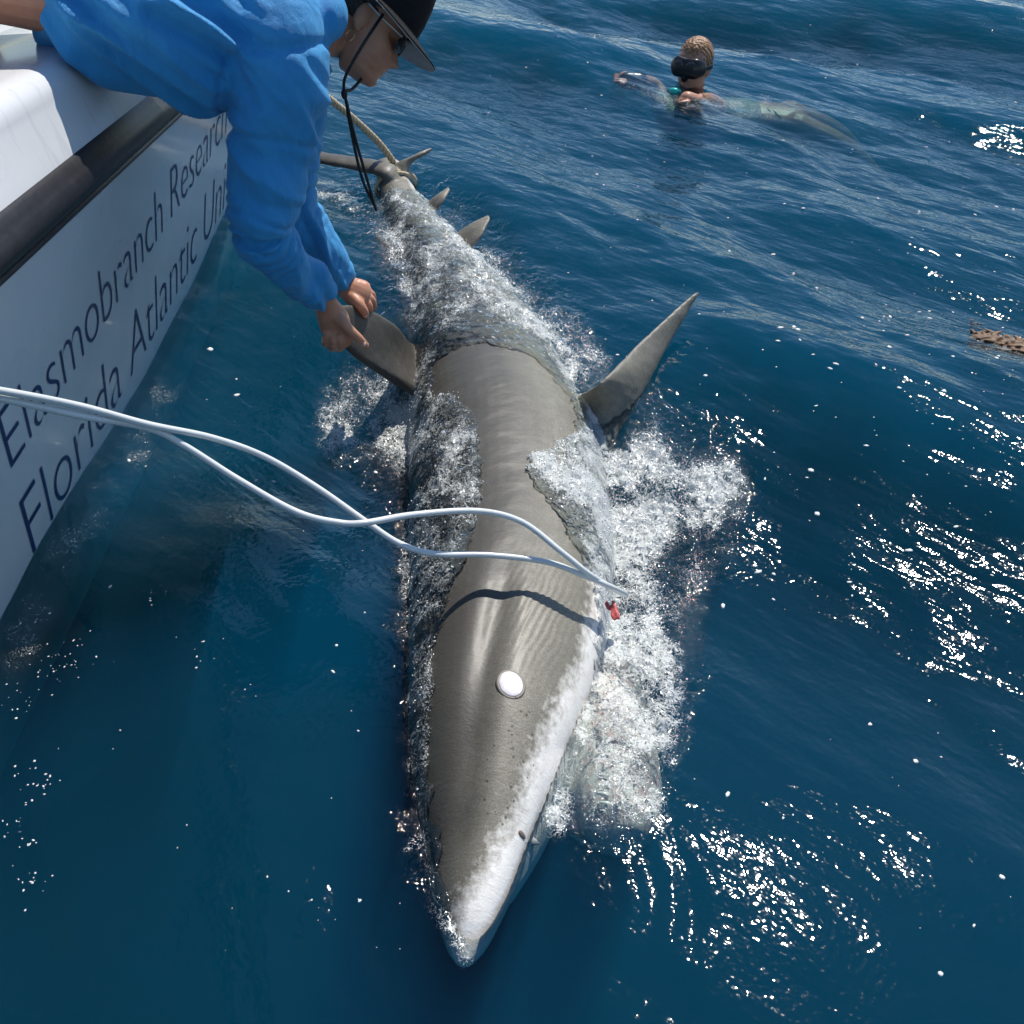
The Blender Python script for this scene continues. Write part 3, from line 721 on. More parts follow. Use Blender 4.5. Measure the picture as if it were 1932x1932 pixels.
# ------------------------------------------------------------------ heads
HF = np.array([[0, .058], [.03, .082], [.08, .091], [.14, .084], [.18, .0905], [.213, .0865], [.25, .0935], [.29, .089], [.36, .086], [.45, .082], [.52, .079], [.58, .087], [.70, .087], [.82, .070], [.92, .045], [1, .004]])
HB = np.array([[0, .0], [.12, .015], [.2, .040], [.3, .075], [.45, .094], [.6, .104], [.75, .099], [.9, .064], [1, .004]])
HWd = np.array([[0, .022], [.05, .036], [.1, .046], [.2, .056], [.3, .062], [.4, .067], [.5, .070], [.6, .072], [.7, .073], [.8, .066], [.9, .046], [1, .004]])
NS = np.array([[.27, 0], [.295, .006], [.325, .0215], [.35, .024], [.38, .0185], [.45, .009], [.53, .001], [.6, 0]])
def head_geo(g, M, o, HHt=.235, ears=True):
    """M rows: forward, left, up;  o: middle of the head at chin height under the ear"""
    f_, l_, u_ = M; k = 64; n = 72; an = np.linspace(-math.pi, math.pi, n, endpoint=False); V = []
    for z in np.linspace(0.0, 1, k):
        f = np.interp(z, HF[:, 0], HF[:, 1]); b = np.interp(z, HB[:, 0], HB[:, 1]); w = np.interp(z, HWd[:, 0], HWd[:, 1]); p = np.interp(z, NS[:, 0], NS[:, 1])
        c, s = np.cos(an), np.sin(an)
        X = np.where(c > 0, np.abs(c) ** .85 * f, -np.abs(c) ** .9 * b); Y = np.sign(s) * np.abs(s) ** .9 * w
        sig = .0085 + .006 * math.exp(-((z - .32) / .05) ** 2); front = c > .2
        X = X + np.where(front, p * np.exp(-(Y / sig) ** 2), 0)
        X = X - np.where(front, .011 * math.exp(-((z - .50) / .045) ** 2) * np.exp(-((np.abs(Y) - .032) / .016) ** 2), 0)
        X = X + np.where(front, .004 * math.exp(-((z - .40) / .06) ** 2) * np.exp(-((np.abs(Y) - .042) / .018) ** 2), 0)
        V.append(o + np.outer(X, f_) + np.outer(Y, l_) + u_ * z * HHt)
    V = np.vstack(V); F = []
    for i in range(k - 1):
        for j in range(n):
            j2 = (j + 1) % n; F.append((i * n + j, i * n + j2, (i + 1) * n + j2, (i + 1) * n + j))
    F.append(tuple(range(n - 1, -1, -1))); F.append(tuple((k - 1) * n + j for j in range(n)))
    g.add(V, F)
    if ears:
        for sg in (1, -1):
            c = o + l_ * sg * .074 + u_ * .108 - f_ * .006
            g.ellipsoid(c, (f_ * .018 - l_ * sg * .004, l_ * sg * .009 + f_ * -.003, u_ * .031), 14, 8)
            g.ellipsoid(c - u_ * .026 + f_ * .003, (f_ * .009, l_ * .006, u_ * .010), 10, 6)
def ortho(fwd, up):
    u = np.array(up, float); u /= np.linalg.norm(u); f = np.array(fwd, float); f -= u * np.dot(f, u); f /= np.linalg.norm(f); return np.array([f, np.cross(u, f), u])
def skin_mat(name, col):
    m, nt, out = new_mat(name); b = node(nt, 'ShaderNodeBsdfPrincipled'); v = objvec(nt)
    n1 = noise_n(nt, 26, 4, 0.6, v); n2 = noise_n(nt, 500, 2, 0.6, v)
    c = ramp(nt, n1, [(0.3, (col[0] * .92, col[1] * .80, col[2] * .78)), (0.7, (col[0] * 1.05, col[1] * 1.05, col[2] * 1.05))])
    nt.links.new(c, b.inputs['Base Color']); b.inputs['Roughness'].default_value = .42
    b.inputs['Subsurface Weight'].default_value = .25; b.inputs['Subsurface Radius'].default_value = (.012, .005, .003); b.inputs['Subsurface Scale'].default_value = .4
    nt.links.new(bump_n(nt, math_n(nt, 'ADD', n2, math_n(nt, 'MULTIPLY', n1, 1.5)), .25, .0012), b.inputs['Normal']); nt.links.new(b.outputs[0], out.inputs[0]); return m

def tousle(me, amp, f):
    V = getV(me); N = getN(me)
    d = fbm(V[:, 0] * f + V[:, 2] * f * .6, V[:, 1] * f + V[:, 2] * f * .3, 55, 3); setV(me, V + N * (amp * d)[:, None]); return me
# ------------------------------------------------------------------ person leaning over the gunwale
person = empty('person', (-1.15, 2.15, .33)); tag(person, 'person in blue long-sleeved shirt and black bucket hat leaning over the gunwale gripping a fin', 'person')
M_skin = skin_mat('tanned_skin', (.56, .28, .17))
fwd, up_ = (.76, -.22, -.62), (.58, .42, .66)
HM = ortho(fwd, up_); ear = P(685, 30, 2.18); ho = ear - HM[2] * .108 + HM[1] * .072 + HM[0] * .006
S1 = P(528, 165, 2.02); E1 = P(492, 438, 2.15); W1 = P(606, 556, 2.41)
S2 = np.array([-.52, 2.45, .88]); E2 = P(540, 368, 2.42); W2 = P(640, 527, 2.58)
neck0 = np.array([-.40, 2.30, .985])
g = Geo(); head_geo(g, HM, ho)
g.tube([neck0 + np.array([-.08, -.02, -.03]), ho + HM[2] * .055 - HM[0] * .045], [.062, .052], sub=6, n=18)
g.tube([(-1.18, 2.15, 1.10), (-1.02, 2.16, 1.095), (-.86, 2.17, 1.055), (-.64, 2.22, .98), (-.50, 2.26, .95)], [(.17, .11), (.175, .11), (.165, .105), (.13, .09), (.08, .05)], n=24)
for S, E, W in ((S1, E1, W1), (S2, E2, W2)):
    g.tube([S, (S + E) / 2, E, (E + W) / 2 , W], [.050, .044, .034, .031, .026], n=14)
for y in (2.04, 2.28):   # legs standing on the deck behind the gunwale
    g.tube([(-1.16, y, 1.10), (-1.27, y, .86), (-1.22, y, .62), (-1.30, y, .40)], [.085, .08, .055, .04], n=14)
    g.tube([(-1.33, y, .365), (-1.24, y, .362), (-1.14, y, .35)], [(.035, .03), (.04, .03), (.035, .015)], n=12)
cu = np.array([0, SN, CS]); cr = np.array([1., 0, 0]); cf = np.array([0, CS, -SN])
def px(u, v, D): return P(u, v, D)
# near (right) hand: thumb on top of the fin, fingers curled under it
D0 = 2.47
g.tube([W1, px(616, 576, 2.44), px(628, 600, 2.47), px(634, 622, 2.50)], [(.029, .022), (.030, .023), (.040, .024), (.041, .022)], n=16, ref=tuple(cf))
g.tube([px(626, 590, 2.46), px(646, 606, 2.455), px(657, 620, 2.462), px(676, 638, 2.485), px(690, 652, 2.515)], [.018, .0165, .0135, .0125, .0095], n=12)
for (a0, a1, a2, a3) in (((652, 628, 2.485), (656, 641, 2.50), (650, 649, 2.54), (641, 640, 2.575)),
                         ((641, 634, 2.485), (644, 650, 2.50), (638, 657, 2.545), (630, 645, 2.58)),
                         ((629, 634, 2.485), (630, 651, 2.50), (625, 656, 2.545), (619, 643, 2.58)),
                         ((618, 630, 2.485), (617, 644, 2.50), (614, 648, 2.54), (612, 637, 2.57))):
    g.tube([px(*a0), px(*a1), px(*a2), px(*a3)], [.0125, .0115, .0105, .008], n=12)
# far (left) hand
g.tube([W2, px(650, 537, 2.59), px(668, 550, 2.585), px(684, 556, 2.59)], [(.028, .021), (.029, .022), (.038, .023), (.038, .021)], n=16, ref=tuple(cf))
g.tube([px(664, 560, 2.575), px(676, 572, 2.57), px(682, 580, 2.572), px(688, 590, 2.585), px(690, 598, 2.60)], [.017, .0155, .0135, .012, .009], n=12)
for (a0, a1, a2, a3) in (((688, 566, 2.60), (696, 577, 2.605), (697, 589, 2.63), (694, 592, 2.655)),
                         ((692, 558, 2.61), (702, 567, 2.625), (704, 580, 2.655), (698, 586, 2.685)),
                         ((690, 549, 2.62), (701, 556, 2.645), (703, 569, 2.68), (697, 577, 2.70)),
                         ((684, 542, 2.625), (694, 547, 2.655), (696, 559, 2.69), (691, 566, 2.71))):
    g.tube([px(*a0), px(*a1), px(*a2), px(*a3)], [.0120, .0110, .0100, .008], n=12)
adopt(link('body', remeshed(g, .0031, 2), M_skin), person)
M_nail = simple('fingernail', (.72, .52, .46), .25)
for (u, v, D, du, dv) in ((686, 648, 2.492, 5, 6), (689, 594, 2.582, 2, 6)):
    c = P(u, v, D); a_ = P(u + du, v + dv, D) - c; a_ /= np.linalg.norm(a_); n_ = -cf; b_ = np.cross(n_, a_)
    g = Geo(); g.ellipsoid(c, (a_ * .0075, b_ * .0058, n_ * .0022), 14, 8); adopt(link('thumbnail', g.mesh('thumbnail'), M_nail), person)
# shirt
g = Geo()
g.tube([(-.825, 2.168, 1.055), (-.70, 2.19, 1.00), (-.62, 2.205, .975), (-.54, 2.23, .955), (-.455, 2.27, .955), (-.41, 2.285, .965)],
       [(.218, .160), (.212, .172), (.203, .172), (.190, .160), (.140, .105), (.072, .062)], n=36, sub=8)
g.tube([np.array((-.52, 2.2, 1.0)), (S1 + np.array((-.5, 2.2, 1.0))) / 2 + np.array((0, -.02, .03)), S1, S1 * .62 + E1 * .38, E1 * .75 + S1 * .25, E1, E1 * .6 + W1 * .4, E1 * .22 + W1 * .78, W1 * .96 + E1 * .04],
       [.115, .112, .098, .085, .076, .068, .059, .050, .042], n=28, sub=6)
g.tube([np.array((-.52, 2.3, .98)), S2, S2 * .5 + E2 * .5, E2, E2 * .55 + W2 * .45, W2 * .95 + E2 * .05], [.12, .098, .086, .076, .064, .044], n=28, sub=6)
shirt_me = remeshed(g, .0055, 6)
V = getV(shirt_me); N = getN(shirt_me); U, Wv = proj(V)
def seg_par(V, A, B):
    d = B - A; t = np.clip(((V - A) @ d) / (d @ d), 0, 1); return t, np.linalg.norm(V - (A + t[:, None] * d), axis=1)
t1, r1 = seg_par(V, S1, E1); t2, r2 = seg_par(V, E1, W1); t3, r3 = seg_par(V, S2, E2); t4, r4 = seg_par(V, E2, W2)
arm = np.minimum(np.minimum(r1, r2), np.minimum(r3, r4)); onarm = 1 - sstep(.10, .14, arm)
along = np.where(r1 < r2, t1 * .32, .32 + t2 * .30); far_arm = np.minimum(r3, r4) < np.minimum(r1, r2); along = np.where(far_arm, np.where(r3 < r4, t3 * .35, .35 + t4 * .26), along)
side = (V @ np.array([.8, .3, .5]))
crease = np.abs(np.sin(along * 95 + 2.2 * fbm(side * 9, along * 9, 5, 2) + side * 16)) ** .6
w_el = np.exp(-((along - .33) / .10) ** 2) + .35 * np.exp(-((along - .58) / .06) ** 2)
longf = np.abs(fbm(side * 15 + along * 4, along * 5, 15, 2))
d_arm = onarm * ((crease - .75) * .012 * w_el + (.35 - longf) * .030 * (1 - w_el).clip(0, 1))
bx = V[:, 0] * .8 + V[:, 2] * 0.9 + V[:, 1] * .35; by = -V[:, 0] * .5 + V[:, 2] * .9 + V[:, 1] * .2
tf = (np.abs(fbm(bx * 5.5, by * 1.8 + V[:, 1] * 3, 25, 3)) - .3) * .088 + (np.abs(fbm(bx * 13, by * 3.5, 28, 2)) - .3) * .020
d_t = (1 - onarm) * -tf * sstep(-.42, -.56, V[:, 0])
# seam where the sleeve joins the body
ra = np.linalg.norm(V - S1, axis=1); seam = -.008 * np.exp(-((ra - .130) / .006) ** 2) * (V[:, 1] < 2.25)
setV(shirt_me, V + N * (d_arm + d_t + seam)[:, None])
def shirt_material():
    m, nt, out = new_mat('blue_shirt_fabric'); b = node(nt, 'ShaderNodeBsdfPrincipled'); v = objvec(nt)
    n1 = noise_n(nt, 7, 4, 0.6, v, .5); n2 = noise_n(nt, 900, 1, 0.5, v)
    nt.links.new(ramp(nt, n1, [(0.3, (.016, .260, .60)), (0.7, (.030, .340, .72))]), b.inputs['Base Color'])
    b.inputs['Roughness'].default_value = .62; b.inputs['Sheen Weight'].default_value = .25; b.inputs['Sheen Tint'].default_value = (.5, .8, 1, 1)
    h = math_n(nt, 'ADD', math_n(nt, 'MULTIPLY', noise_n(nt, 1.0, 3, .55, mapv(nt, v, (26, 26, 12)), .8), 6.0), n2)
    nt.links.new(bump_n(nt, h, .6, .0026), b.inputs['Normal']); nt.links.new(b.outputs[0], out.inputs[0]); return m
M_shirt = shirt_material(); adopt(link('shirt', shirt_me, M_shirt), person)
# shorts
g = Geo(); g.tube([(-1.15, 2.155, 1.10), (-1.19, 2.155, 1.08), (-1.24, 2.155, 1.03)], [(.19, .13), (.195, .135), (.18, .11)], n=28)
for y in (2.04, 2.28): g.tube([(-1.17, y, 1.10), (-1.27, y, .88), (-1.25, y, .76)], [.105, .10, .095], n=18)
adopt(link('shorts', remeshed(g, .008, 4), simple('black_shorts', (.012, .012, .014), .8, .2)), person)
# hair at the nape and temple
g = Geo(); g.ellipsoid(ho + HM[2] * .150 - HM[0] * .022, (HM[0] * .094, HM[1] * .079, HM[2] * .088), 28, 16)
g.ellipsoid(ho + HM[2] * .105 - HM[0] * .070, (HM[0] * .040, HM[1] * .058, HM[2] * .05), 20, 12)
adopt(link('hair', tousle(remeshed(g, .004, 2), .006, 40), simple('dark_brown_hair', (.035, .020, .012), .5, .5, .5, 90, .8, 160)), person)
# bucket hat
M_hat = simple('black_hat_cloth', (.010, .010, .012), .85, .2, .4, 200, .4, 500)
hc = ho + HM[2] * .160 - HM[0] * .004
g = Geo(); k = 48; an = np.linspace(0, 2 * math.pi, k, endpoint=False)
def ringp(rx, ry, h): return [hc + HM[0] * rx * math.cos(a) + HM[1] * ry * math.sin(a) + HM[2] * h for a in an]
rows = [ringp(.112, .092, -.004), ringp(.110, .090, .03), ringp(.104, .085, .065), ringp(.097, .078, .092), ringp(.085, .067, .103), ringp(.045, .035, .110), ringp(.002, .002, .112)]
F = [(i * k + j, i * k + (j + 1) % k, (i + 1) * k + (j + 1) % k, (i + 1) * k + j) for i in range(len(rows) - 1) for j in range(k)]
g.add(np.vstack(rows), F); hat = link('hat', g.mesh('hat'), M_hat); adopt(hat, person)
def brim_rows(dz):
    out = []
    for q in np.linspace(0, 1, 6): out.append([hc + HM[0] * (.111 + q * (.058 + .012 * math.cos(a))) * math.cos(a) + HM[1] * (.091 + q * .052) * math.sin(a) + HM[2] * (dz - .004 - q * (.030 - .014 * abs(math.sin(a)) ** 1.5) + .006 * q * math.sin(3 * a + 1)) for a in an])
    return out
def brim_mesh(dz, nm, mat):
    g = Geo(); R1 = brim_rows(dz); R2 = brim_rows(dz - .0022)[::-1]; rows = R1 + R2; m = len(rows)
    F = [(i * k + j, i * k + (j + 1) % k, ((i + 1) % m) * k + (j + 1) % k, ((i + 1) % m) * k + j) for i in range(m) for j in range(k)]
    g.add(np.vstack(rows), F); return link(nm, g.mesh(nm), mat)
def stitched():
    m, nt, out = new_mat('grey_stitched_cloth'); b = node(nt, 'ShaderNodeBsdfPrincipled'); v = objvec(nt)
    n = noise_n(nt, 420, 2, .6, v); nt.links.new(ramp(nt, n, [(.3, (.22, .21, .20)), (.7, (.48, .46, .43))]), b.inputs['Base Color']); b.inputs['Roughness'].default_value = .9
    nt.links.new(bump_n(nt, n, .6, .001), b.inputs['Normal']); nt.links.new(b.outputs[0], out.inputs[0]); return m
bt = brim_mesh(.0, 'brim', M_hat); adopt(bt, person); bt.parent = hat; bt.matrix_parent_inverse = Matrix.Translation(person.location).inverted() @ Matrix.Identity(4); 
bu = brim_mesh(-.0032, 'brim_lining', stitched()); bu.parent = hat
for o in (bt, bu): o.matrix_parent_inverse = Matrix.Identity(4)
M_cord = simple('black_cord', (.008, .008, .009), .7)
chin_c = P(649, 172, 2.16)
g = Geo()
g.tube([P(722, 28, 2.17), P(690, 76, 2.135), P(664, 120, 2.13), P(650, 150, 2.14), chin_c], [.0034] * 5, n=8)
g.tube([P(735, 40, 2.30), P(700, 120, 2.29), P(668, 165, 2.22), chin_c], [.0034] * 4, n=8)
e0 = chin_c + np.array((.045, .01, -.275))
g.tube([chin_c, chin_c + np.array((.014, 0, -.10)), chin_c + np.array((.030, .004, -.19)), e0], [.0034] * 4, n=8)
g.tube([chin_c + np.array((0, .004, 0)), chin_c + np.array((.008, 0, -.10)), chin_c + np.array((.021, .004, -.20)), e0 + np.array((-.002, 0, .01))], [.0034] * 4, n=8)
g.ellipsoid(chin_c + np.array((0, 0, -.006)), (np.array((.007, 0, 0)), np.array((0, .007, 0)), np.array((0, 0, .012))), 12, 8)
cord = link('chin_cord', g.mesh('chin_cord'), M_cord); cord.parent = hat
# sunglasses
M_glass = simple('dark_lens', (.015, .012, .012), .08, .6)
fc = ho + HM[0] * .094 + HM[2] * .117
g = Geo()
for sg in (1, -1):
    c = fc + HM[1] * sg * .033 - HM[0] * .006; g.ellipsoid(c, (HM[1] * .027 - HM[0] * sg * .006, HM[2] * .021, HM[0] * .004), 24, 8)
sgl = link('sunglasses', g.mesh('sunglasses'), M_glass); adopt(sgl, person)
for sg in (1, -1):
    g = Geo(); g.tube([fc + HM[1] * sg * .060 - HM[0] * .010 + HM[2] * .012, ho + HM[1] * sg * .077 + HM[2] * .130 + HM[0] * .03, ho + HM[1] * sg * .079 + HM[2] * .135 - HM[0] * .008], [.0022] * 3, n=8)
    t = link('temple_arm', g.mesh('temple_arm'), simple('pale_metal', (.62, .60, .55), .3, .5, .1, 30, metallic=.6)); t.parent = sgl
g = Geo(); ec = ear - HM[2] * .052 - HM[1] * .010 + HM[0] * .002
g.tube([ec + HM[2] * .013 * math.cos(a) + (HM[0] * .9 - HM[1] * .3) * .010 * math.sin(a) for a in np.linspace(0, 2 * math.pi, 25)], [.0013] * 25, sub=2, n=8, caps=False)
adopt(link('earring', g.mesh('earring'), simple('gold', (.72, .48, .20), .25, .5, .05, 30, metallic=1.0)), person)

# ------------------------------------------------------------------ hoses running into the mouth
M_hose = simple('milky_plastic', (.72, .75, .74), .25, .5, .06, 20, coat=.5)
def tubing(pix, r, name, mat, label, cat, sub=8):
    g = Geo(); g.tube([G(*q) for q in pix], [r] * len(pix), sub=sub, n=14); o = link(name, g.mesh(name), mat); tag(o, label, cat); return o
ha = [(-120, 722, .745), (0, 737, .70), (150, 766, .63), (280, 801, .56), (400, 826, .49), (500, 862, .42), (600, 921, .355), (690, 984, .30), (755, 1026, .26), (820, 1045, .230), (920, 1047, .207), (1030, 1060, .190), (1100, 1085, .162), (1150, 1106, .11), (1180, 1120, .05)]
hb = [(-120, 735, .73), (0, 752, .685), (150, 784, .615), (280, 808, .55), (350, 842, .50), (450, 905, .435), (560, 966, .375), (640, 986, .34), (690, 986, .335), (780, 971, .312), (900, 964, .285), (985, 985, .255), (1060, 1042, .212), (1110, 1082, .165), (1150, 1107, .10), (1180, 1122, .045)]
tubing(ha, .0060, 'hose', M_hose, 'pale plastic hose dipping lower across the shark into its mouth', 'hose')
tubing(hb, .0060, 'hose', M_hose, 'pale plastic hose arching higher over the shark into its mouth', 'hose')

# ------------------------------------------------------------------ tail rope, three twisted strands
rp = crom([P(746, 322, 3.93), P(742, 306, 3.92), P(715, 270, 3.80), P(680, 236, 3.65), P(640, 202, 3.50), P(560, 140, 3.2), np.array((-.93, 2.85, .93))], 220)
T = np.gradient(rp, axis=0); T /= np.linalg.norm(T, axis=1)[:, None]; A = np.cross(T, (0, 0, 1)); A /= np.linalg.norm(A, axis=1)[:, None]; B = np.cross(T, A)
ln = np.concatenate([[0], np.cumsum(np.linalg.norm(np.diff(rp, axis=0), axis=1))])
rope = empty('rope', tuple(rp[0])); tag(rope, 'beige twisted rope tied round the shark tail', 'rope')
M_rope = simple('rope_fibre', (.55, .45, .30), .8, .3, .3, 120, .5, 400)
for q in range(3):
    a = ln * 2 * math.pi / .075 + q * 2.094
    pts = rp + (A * np.cos(a)[:, None] + B * np.sin(a)[:, None]) * .0062
    g = Geo(); g.tube(pts, [.0072] * len(pts), sub=1, n=8); adopt(link('strand', g.mesh('strand'), M_rope), rope)
g = Geo(); tc = pt(3.1, 0, 0)
for off in (0, .018):
    g.tube([tc + np.array((0, off, 0)) + np.array((math.cos(a) * .075, .03 * math.cos(a), math.sin(a) * .055)) for a in np.linspace(0, 2 * math.pi, 25)], [.008] * 25, sub=2, n=8, caps=False)
adopt(link('loop', g.mesh('loop'), M_rope), rope)

# ------------------------------------------------------------------ diver in the water
diver = empty('person', (.84, 4.95, -.1)); tag(diver, 'swimmer in black diving mask with only the head above the waves', 'person')
M_skin2 = skin_mat('fair_skin', (.50, .27, .18))
zw = float(np.mean(water_z(np.array([.8, .9, .84]), np.array([4.9, 4.95, 4.85]))))
dho = P(1301, 172, 4.80); DM = ortho((-.50, -.84, -.02), (.08, .10, .99))
g = Geo(); head_geo(g, DM, dho)
zs = zw - .17
nb_ = dho + np.array((.02, .06, -.12))
g.tube([dho + DM[2] * .05 - DM[0] * .03, nb_], [.055, .062], n=16)
c1 = np.array((dho[0] + .10, dho[1] + .12, zs - .06)); c2 = np.array((dho[0] + .34, dho[1] + .16, zs - .055)); c3 = np.array((dho[0] + .56, dho[1] + .12, zs - .06))
g.tube([nb_, c1, (c1 + c2) / 2, c2, c3], [(.10, .06), (.17, .10), (.16, .10), (.14, .09), (.14, .085)], n=22)
def at_w(u, v, dz): p = G(u, v, zw + dz); return p
sh_r = c1 + np.array((-.17, -.02, .03)); el_r = at_w(1235, 165, -.09); wr_r = at_w(1196, 153, -.03)
g.tube([sh_r, el_r, wr_r, at_w(1178, 148, -.02)], [.055, .042, .030, .035], n=12)
for q in range(4): g.tube([at_w(1180, 148 + q * 2, -.02), at_w(1168 - q, 143 + q * 4, -.015), at_w(1158, 140 + q * 5, -.025)], [.012, .010, .007], n=8)
g.tube([at_w(1180, 150, -.02), at_w(1176, 158, -.02), at_w(1170, 162, -.03)], [.013, .011, .008], n=8)
sh_l = c1 + np.array((.12, -.10, .03)); el_l = at_w(1345, 196, -.09); wr_l = at_w(1312, 190, -.03)
g.tube([sh_l, el_l, wr_l, at_w(1296, 187, -.012)], [.055, .045, .032, .036], n=12)
for q in range(4): g.tube([at_w(1298, 184 + q * 3, -.012), at_w(1284, 182 + q * 4, -.012), at_w(1272, 183 + q * 5, -.025)], [.012, .010, .007], n=8)
g.tube([at_w(1300, 183, -.012), at_w(1294, 176, -.012), at_w(1286, 175, -.02)], [.013, .011, .008], n=8)
for dy in (-.09, .09):
    g.tube([c3 + np.array((0, dy, 0)), c3 + np.array((.28, dy * 1.5 - .05, -.10)), c3 + np.array((.52, dy * 2 - .10, -.32)), c3 + np.array((.60, dy * 2 - .12, -.40))], [.085, .062, .040, .035], n=14)
adopt(link('body', remeshed(g, .0055, 3), M_skin2), diver)
g = Geo(); g.tube([nb_ + np.array((0, .01, -.04)), c1, (c1 + c2) / 2, c2], [(.115, .07), (.182, .112), (.172, .112), (.152, .10)], n=22)
g.tube([sh_r, sh_r * .5 + el_r * .5], [.066, .056], n=14); g.tube([sh_l, sh_l * .5 + el_l * .5], [.066, .056], n=14)
adopt(link('swim_shirt', remeshed(g, .008, 3), simple('green_swim_shirt', (.10, .17, .15), .6)), diver)
g = Geo()
g.ellipsoid(dho + DM[2] * .152 - DM[0] * .012, (DM[0] * .098, DM[1] * .080, DM[2] * .092), 28, 16); g.ellipsoid(dho + DM[2] * .095 - DM[0] * .066, (DM[0] * .045, DM[1] * .06, DM[2] * .05), 20, 12)
adopt(link('hair', tousle(remeshed(g, .003, 1), .0030, 70), simple('sandy_hair', (.27, .14, .065), .55, .5, .5, 70, .9, 130)), diver)
M_mask = simple('black_silicone', (.010, .010, .012), .3, .5, .2, 30); M_lens = simple('mask_lens', (.02, .022, .03), .04, .8)
mc = dho + DM[0] * .088 + DM[2] * .118
g = Geo()
g.tube([mc - DM[1] * .062 - DM[0] * .02, mc - DM[1] * .045 + DM[0] * .012, mc + DM[0] * .018, mc + DM[1] * .045 + DM[0] * .012, mc + DM[1] * .062 - DM[0] * .02], [(.028, .040), (.026, .047), (.024, .043), (.026, .047), (.028, .040)], ref=tuple(DM[2]), n=20)
g.ellipsoid(mc - DM[2] * .036 + DM[0] * .010, (DM[0] * .024, DM[1] * .020, DM[2] * .030), 16, 10)
mask = link('diving_mask', remeshed(g, .0035, 2), M_mask); adopt(mask, diver)
for sg in (1, -1):
    g = Geo(); c = mc + DM[1] * sg * .031 + DM[0] * .036 + DM[2] * .004; g.ellipsoid(c, (DM[1] * .027 + DM[0] * sg * -.004, DM[2] * .029, DM[0] * .004), 24, 8); o = link('lens', g.mesh('lens'), M_lens); o.parent = mask
g = Geo(); g.tube([mc + DM[1] * .075 - DM[0] * .03, dho + DM[1] * .083 + DM[2] * .125 - DM[0] * .03, dho + DM[2] * .128 - DM[0] * .115, dho - DM[1] * .083 + DM[2] * .125 - DM[0] * .03, mc - DM[1] * .075 - DM[0] * .03], [(.003, .013)] * 5, ref=tuple(DM[2]), n=10, sub=8)
o = link('strap', g.mesh('strap'), M_mask); o.parent = mask
g = Geo(); g.tube([at_w(1262, 170, .0), at_w(1272, 172, .012), at_w(1281, 172, .006)], [.012, .016, .012], n=12); adopt(link('snorkel', g.mesh('snorkel'), simple('teal_plastic', (.01, .50, .44), .35)), diver)
g = Geo(); g.tube([wr_r + np.array((.025, .0, .0)), wr_r, wr_r - np.array((.04, 0, -.004))], [.040, .042, .040], n=16); adopt(link('wrist_computer', g.mesh('wrist_computer'), M_mask), diver)

# ------------------------------------------------------------------ floating seaweed
M_weed = simple('brown_seaweed', (.17, .095, .05), .6, .4, .45, 60)
def weed(c, lx, ly, n, size, vox, label):
    g = Geo()
    for i in range(n):
        t = RNG.uniform(-1, 1); x = t * lx * .5; y = RNG.normal() * ly * .3 * (1.1 - .6 * abs(t)) - x * .5; a = RNG.uniform(-1.4, .6); L = size * RNG.uniform(.6, 1.5)
        xx, yy = c[0] + x, c[1] + y; z = float(water_z(np.array([xx]), np.array([yy]))[0]) + RNG.uniform(-.016, .008)
        d = np.array((math.cos(a), math.sin(a), RNG.uniform(-.3, .45))) * L; p = np.array((xx, yy, z)); w = np.cross(d, (0, 0, 1)); w = w / np.linalg.norm(w)
        g.ellipsoid(p, (d * .5, w * L * .16, np.array((0, 0, L * .10))), 8, 6)
    k = 7; g.tube([(c[0] + q * lx * .5, c[1] - q * lx * .25, float(water_z(np.array([c[0] + q * lx * .5]), np.array([c[1] - q * lx * .25]))[0]) - .014) for q in np.linspace(-1, 1, k)], [ly * .13] * k, n=10)
    o = link('seaweed', remeshed(g, vox, 1, .3), M_weed); tag(o, label, 'seaweed', 'floating seaweed'); return o
weed(G(1908, 672), .19, .16, 230, .034, .003, 'large brown clump of seaweed floating on the waves')
weed(G(1846, 598), .026, .022, 14, .016, .0018, 'tiny tan scrap of seaweed floating near the larger clump')

# ------------------------------------------------------------------ spray, drifting foam and painted glint flecks
def blob_cloud(centres, sizes, flat):
    t = (1 + 5 ** .5) / 2
    iv = np.array([(-1, t, 0), (1, t, 0), (-1, -t, 0), (1, -t, 0), (0, -1, t), (0, 1, t), (0, -1, -t), (0, 1, -t), (t, 0, -1), (t, 0, 1), (-t, 0, -1), (-t, 0, 1)]) / math.sqrt(1 + t * t)
    fi = np.array([(0, 11, 5), (0, 5, 1), (0, 1, 7), (0, 7, 10), (0, 10, 11), (1, 5, 9), (5, 11, 4), (11, 10, 2), (10, 7, 6), (7, 1, 8), (3, 9, 4), (3, 4, 2), (3, 2, 6), (3, 6, 8), (3, 8, 9), (4, 9, 5), (2, 4, 11), (6, 2, 10), (8, 6, 7), (9, 8, 1)])
    n = len(centres); st = np.ones((n, 1, 3)); a = RNG.uniform(0, 6.28, n); e = RNG.uniform(.7, 1.5, n)
    V = iv[None] * np.stack([e, 1 / e, np.full(n, flat)], -1)[:, None, :] * (1 + .25 * RNG.normal(size=(n, 12, 1)).clip(-1, 1) * (flat < .9))
    x = V[..., 0] * np.cos(a)[:, None] - V[..., 1] * np.sin(a)[:, None]; y = V[..., 0] * np.sin(a)[:, None] + V[..., 1] * np.cos(a)[:, None]
    V = np.stack([x, y, V[..., 2]], -1) * sizes[:, None, None] + centres[:, None, :]
    F = (fi[None] + 12 * np.arange(n)[:, None, None]).reshape(-1, 3)
    return V.reshape(-1, 3), F
area = np.zeros((ny, nx)); area[:-1, :-1] = np.diff(ay)[:, None] * np.diff(ax)[None, :]; area = area.ravel()
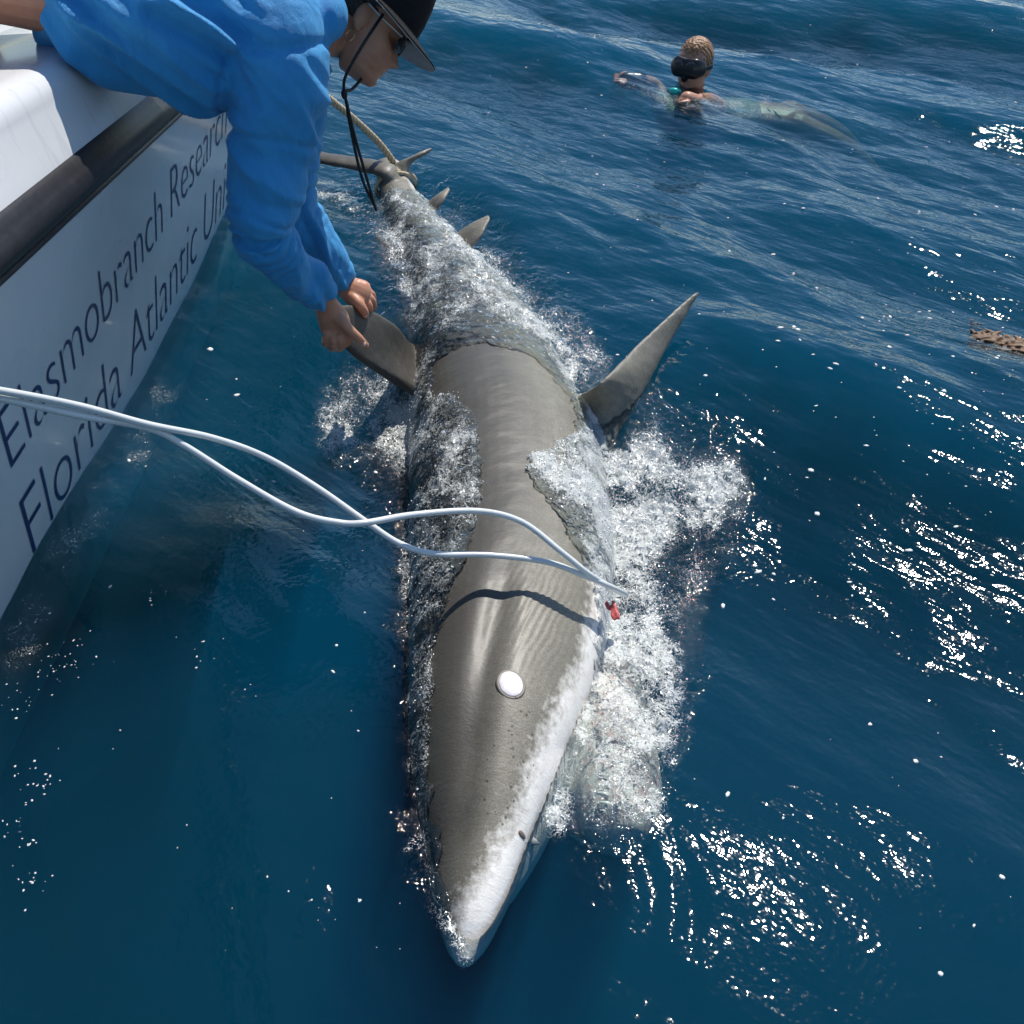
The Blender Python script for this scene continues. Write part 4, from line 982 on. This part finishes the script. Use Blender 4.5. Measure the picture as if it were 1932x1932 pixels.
wgt = area * np.clip(foam - .10, 0, 1) ** 1.6 * (1 - dry); wgt[~inv] = 0; wgt /= wgt.sum()
idx = RNG.choice(len(xf), 9000, p=wgt)
cen = np.column_stack([xf[idx] + RNG.normal(0, .004, len(idx)), yf[idx] + RNG.normal(0, .004, len(idx)), H[idx] + RNG.exponential(.005, len(idx)) * (RNG.random(len(idx)) < .6)])
siz = .0009 + .0016 * RNG.random(len(idx)) ** 3
V_, F_ = blob_cloud(cen, siz, 1.0)
M_drop = simple('white_water', (.86, .88, .88), .06, .8, .03, 50)
spray = link('spray', mesh_np('spray', V_, F_), M_drop); tag(spray, 'white droplets and bubbles thrown up along the shark', None, kind='stuff')
fl = []
def scatter(n, poly_u, poly_v, smin, smax, power=3):
    for _ in range(n):
        u, v = RNG.uniform(*poly_u), RNG.uniform(*poly_v); p = G(u, v); fl.append((p[0], p[1], smin + (smax - smin) * RNG.random() ** power))
scatter(190, (1050, 1932), (180, 1150), .0015, .008); scatter(60, (1400, 1932), (560, 1000), .002, .009); scatter(25, (1250, 1932), (1150, 1930), .001, .006)
scatter(50, (230, 740), (430, 900), .001, .011, 4); scatter(16, (100, 700), (900, 1500), .001, .008, 4); scatter(12, (0, 900), (1300, 1930), .0008, .004)
scatter(70, (900, 1900), (0, 300), .002, .007)
for cu_, cv_, nn_ in ((110, 1270, 26), (60, 1330, 18), (70, 1480, 22), (30, 1570, 20), (40, 1660, 14), (150, 1250, 12), (380, 1280, 8), (310, 1160, 10), (620, 1720, 8)):  # clusters of tiny pale flecks added in place of sun glints on the water
    for _ in range(nn_):
        p = G(cu_ + RNG.normal() * 26, cv_ + RNG.normal() * 18); fl.append((p[0], p[1], .0007 + .0022 * RNG.random() ** 2))
fl = np.array([q for q in fl if q[0] > -1.0])
zz = water_z(fl[:, 0], fl[:, 1]); ok = np.array([not (shark_bvh.ray_cast(Vector((q[0], q[1], .5)), dn)[0] is not None) for q in fl])
fl, zz = fl[ok], zz[ok]
V_, F_ = blob_cloud(np.column_stack([fl[:, :2], zz + .0008]), fl[:, 2], .28)
M_fleck = simple('foam_glint_fleck', (.70, .74, .72), .6, .3, .08, 300)
fk = link('foam_glint_flecks', mesh_np('foam_glint_flecks', V_, F_), M_fleck); tag(fk, 'white flecks of foam drifting on the sea, some painted as sun glints', None, kind='stuff')
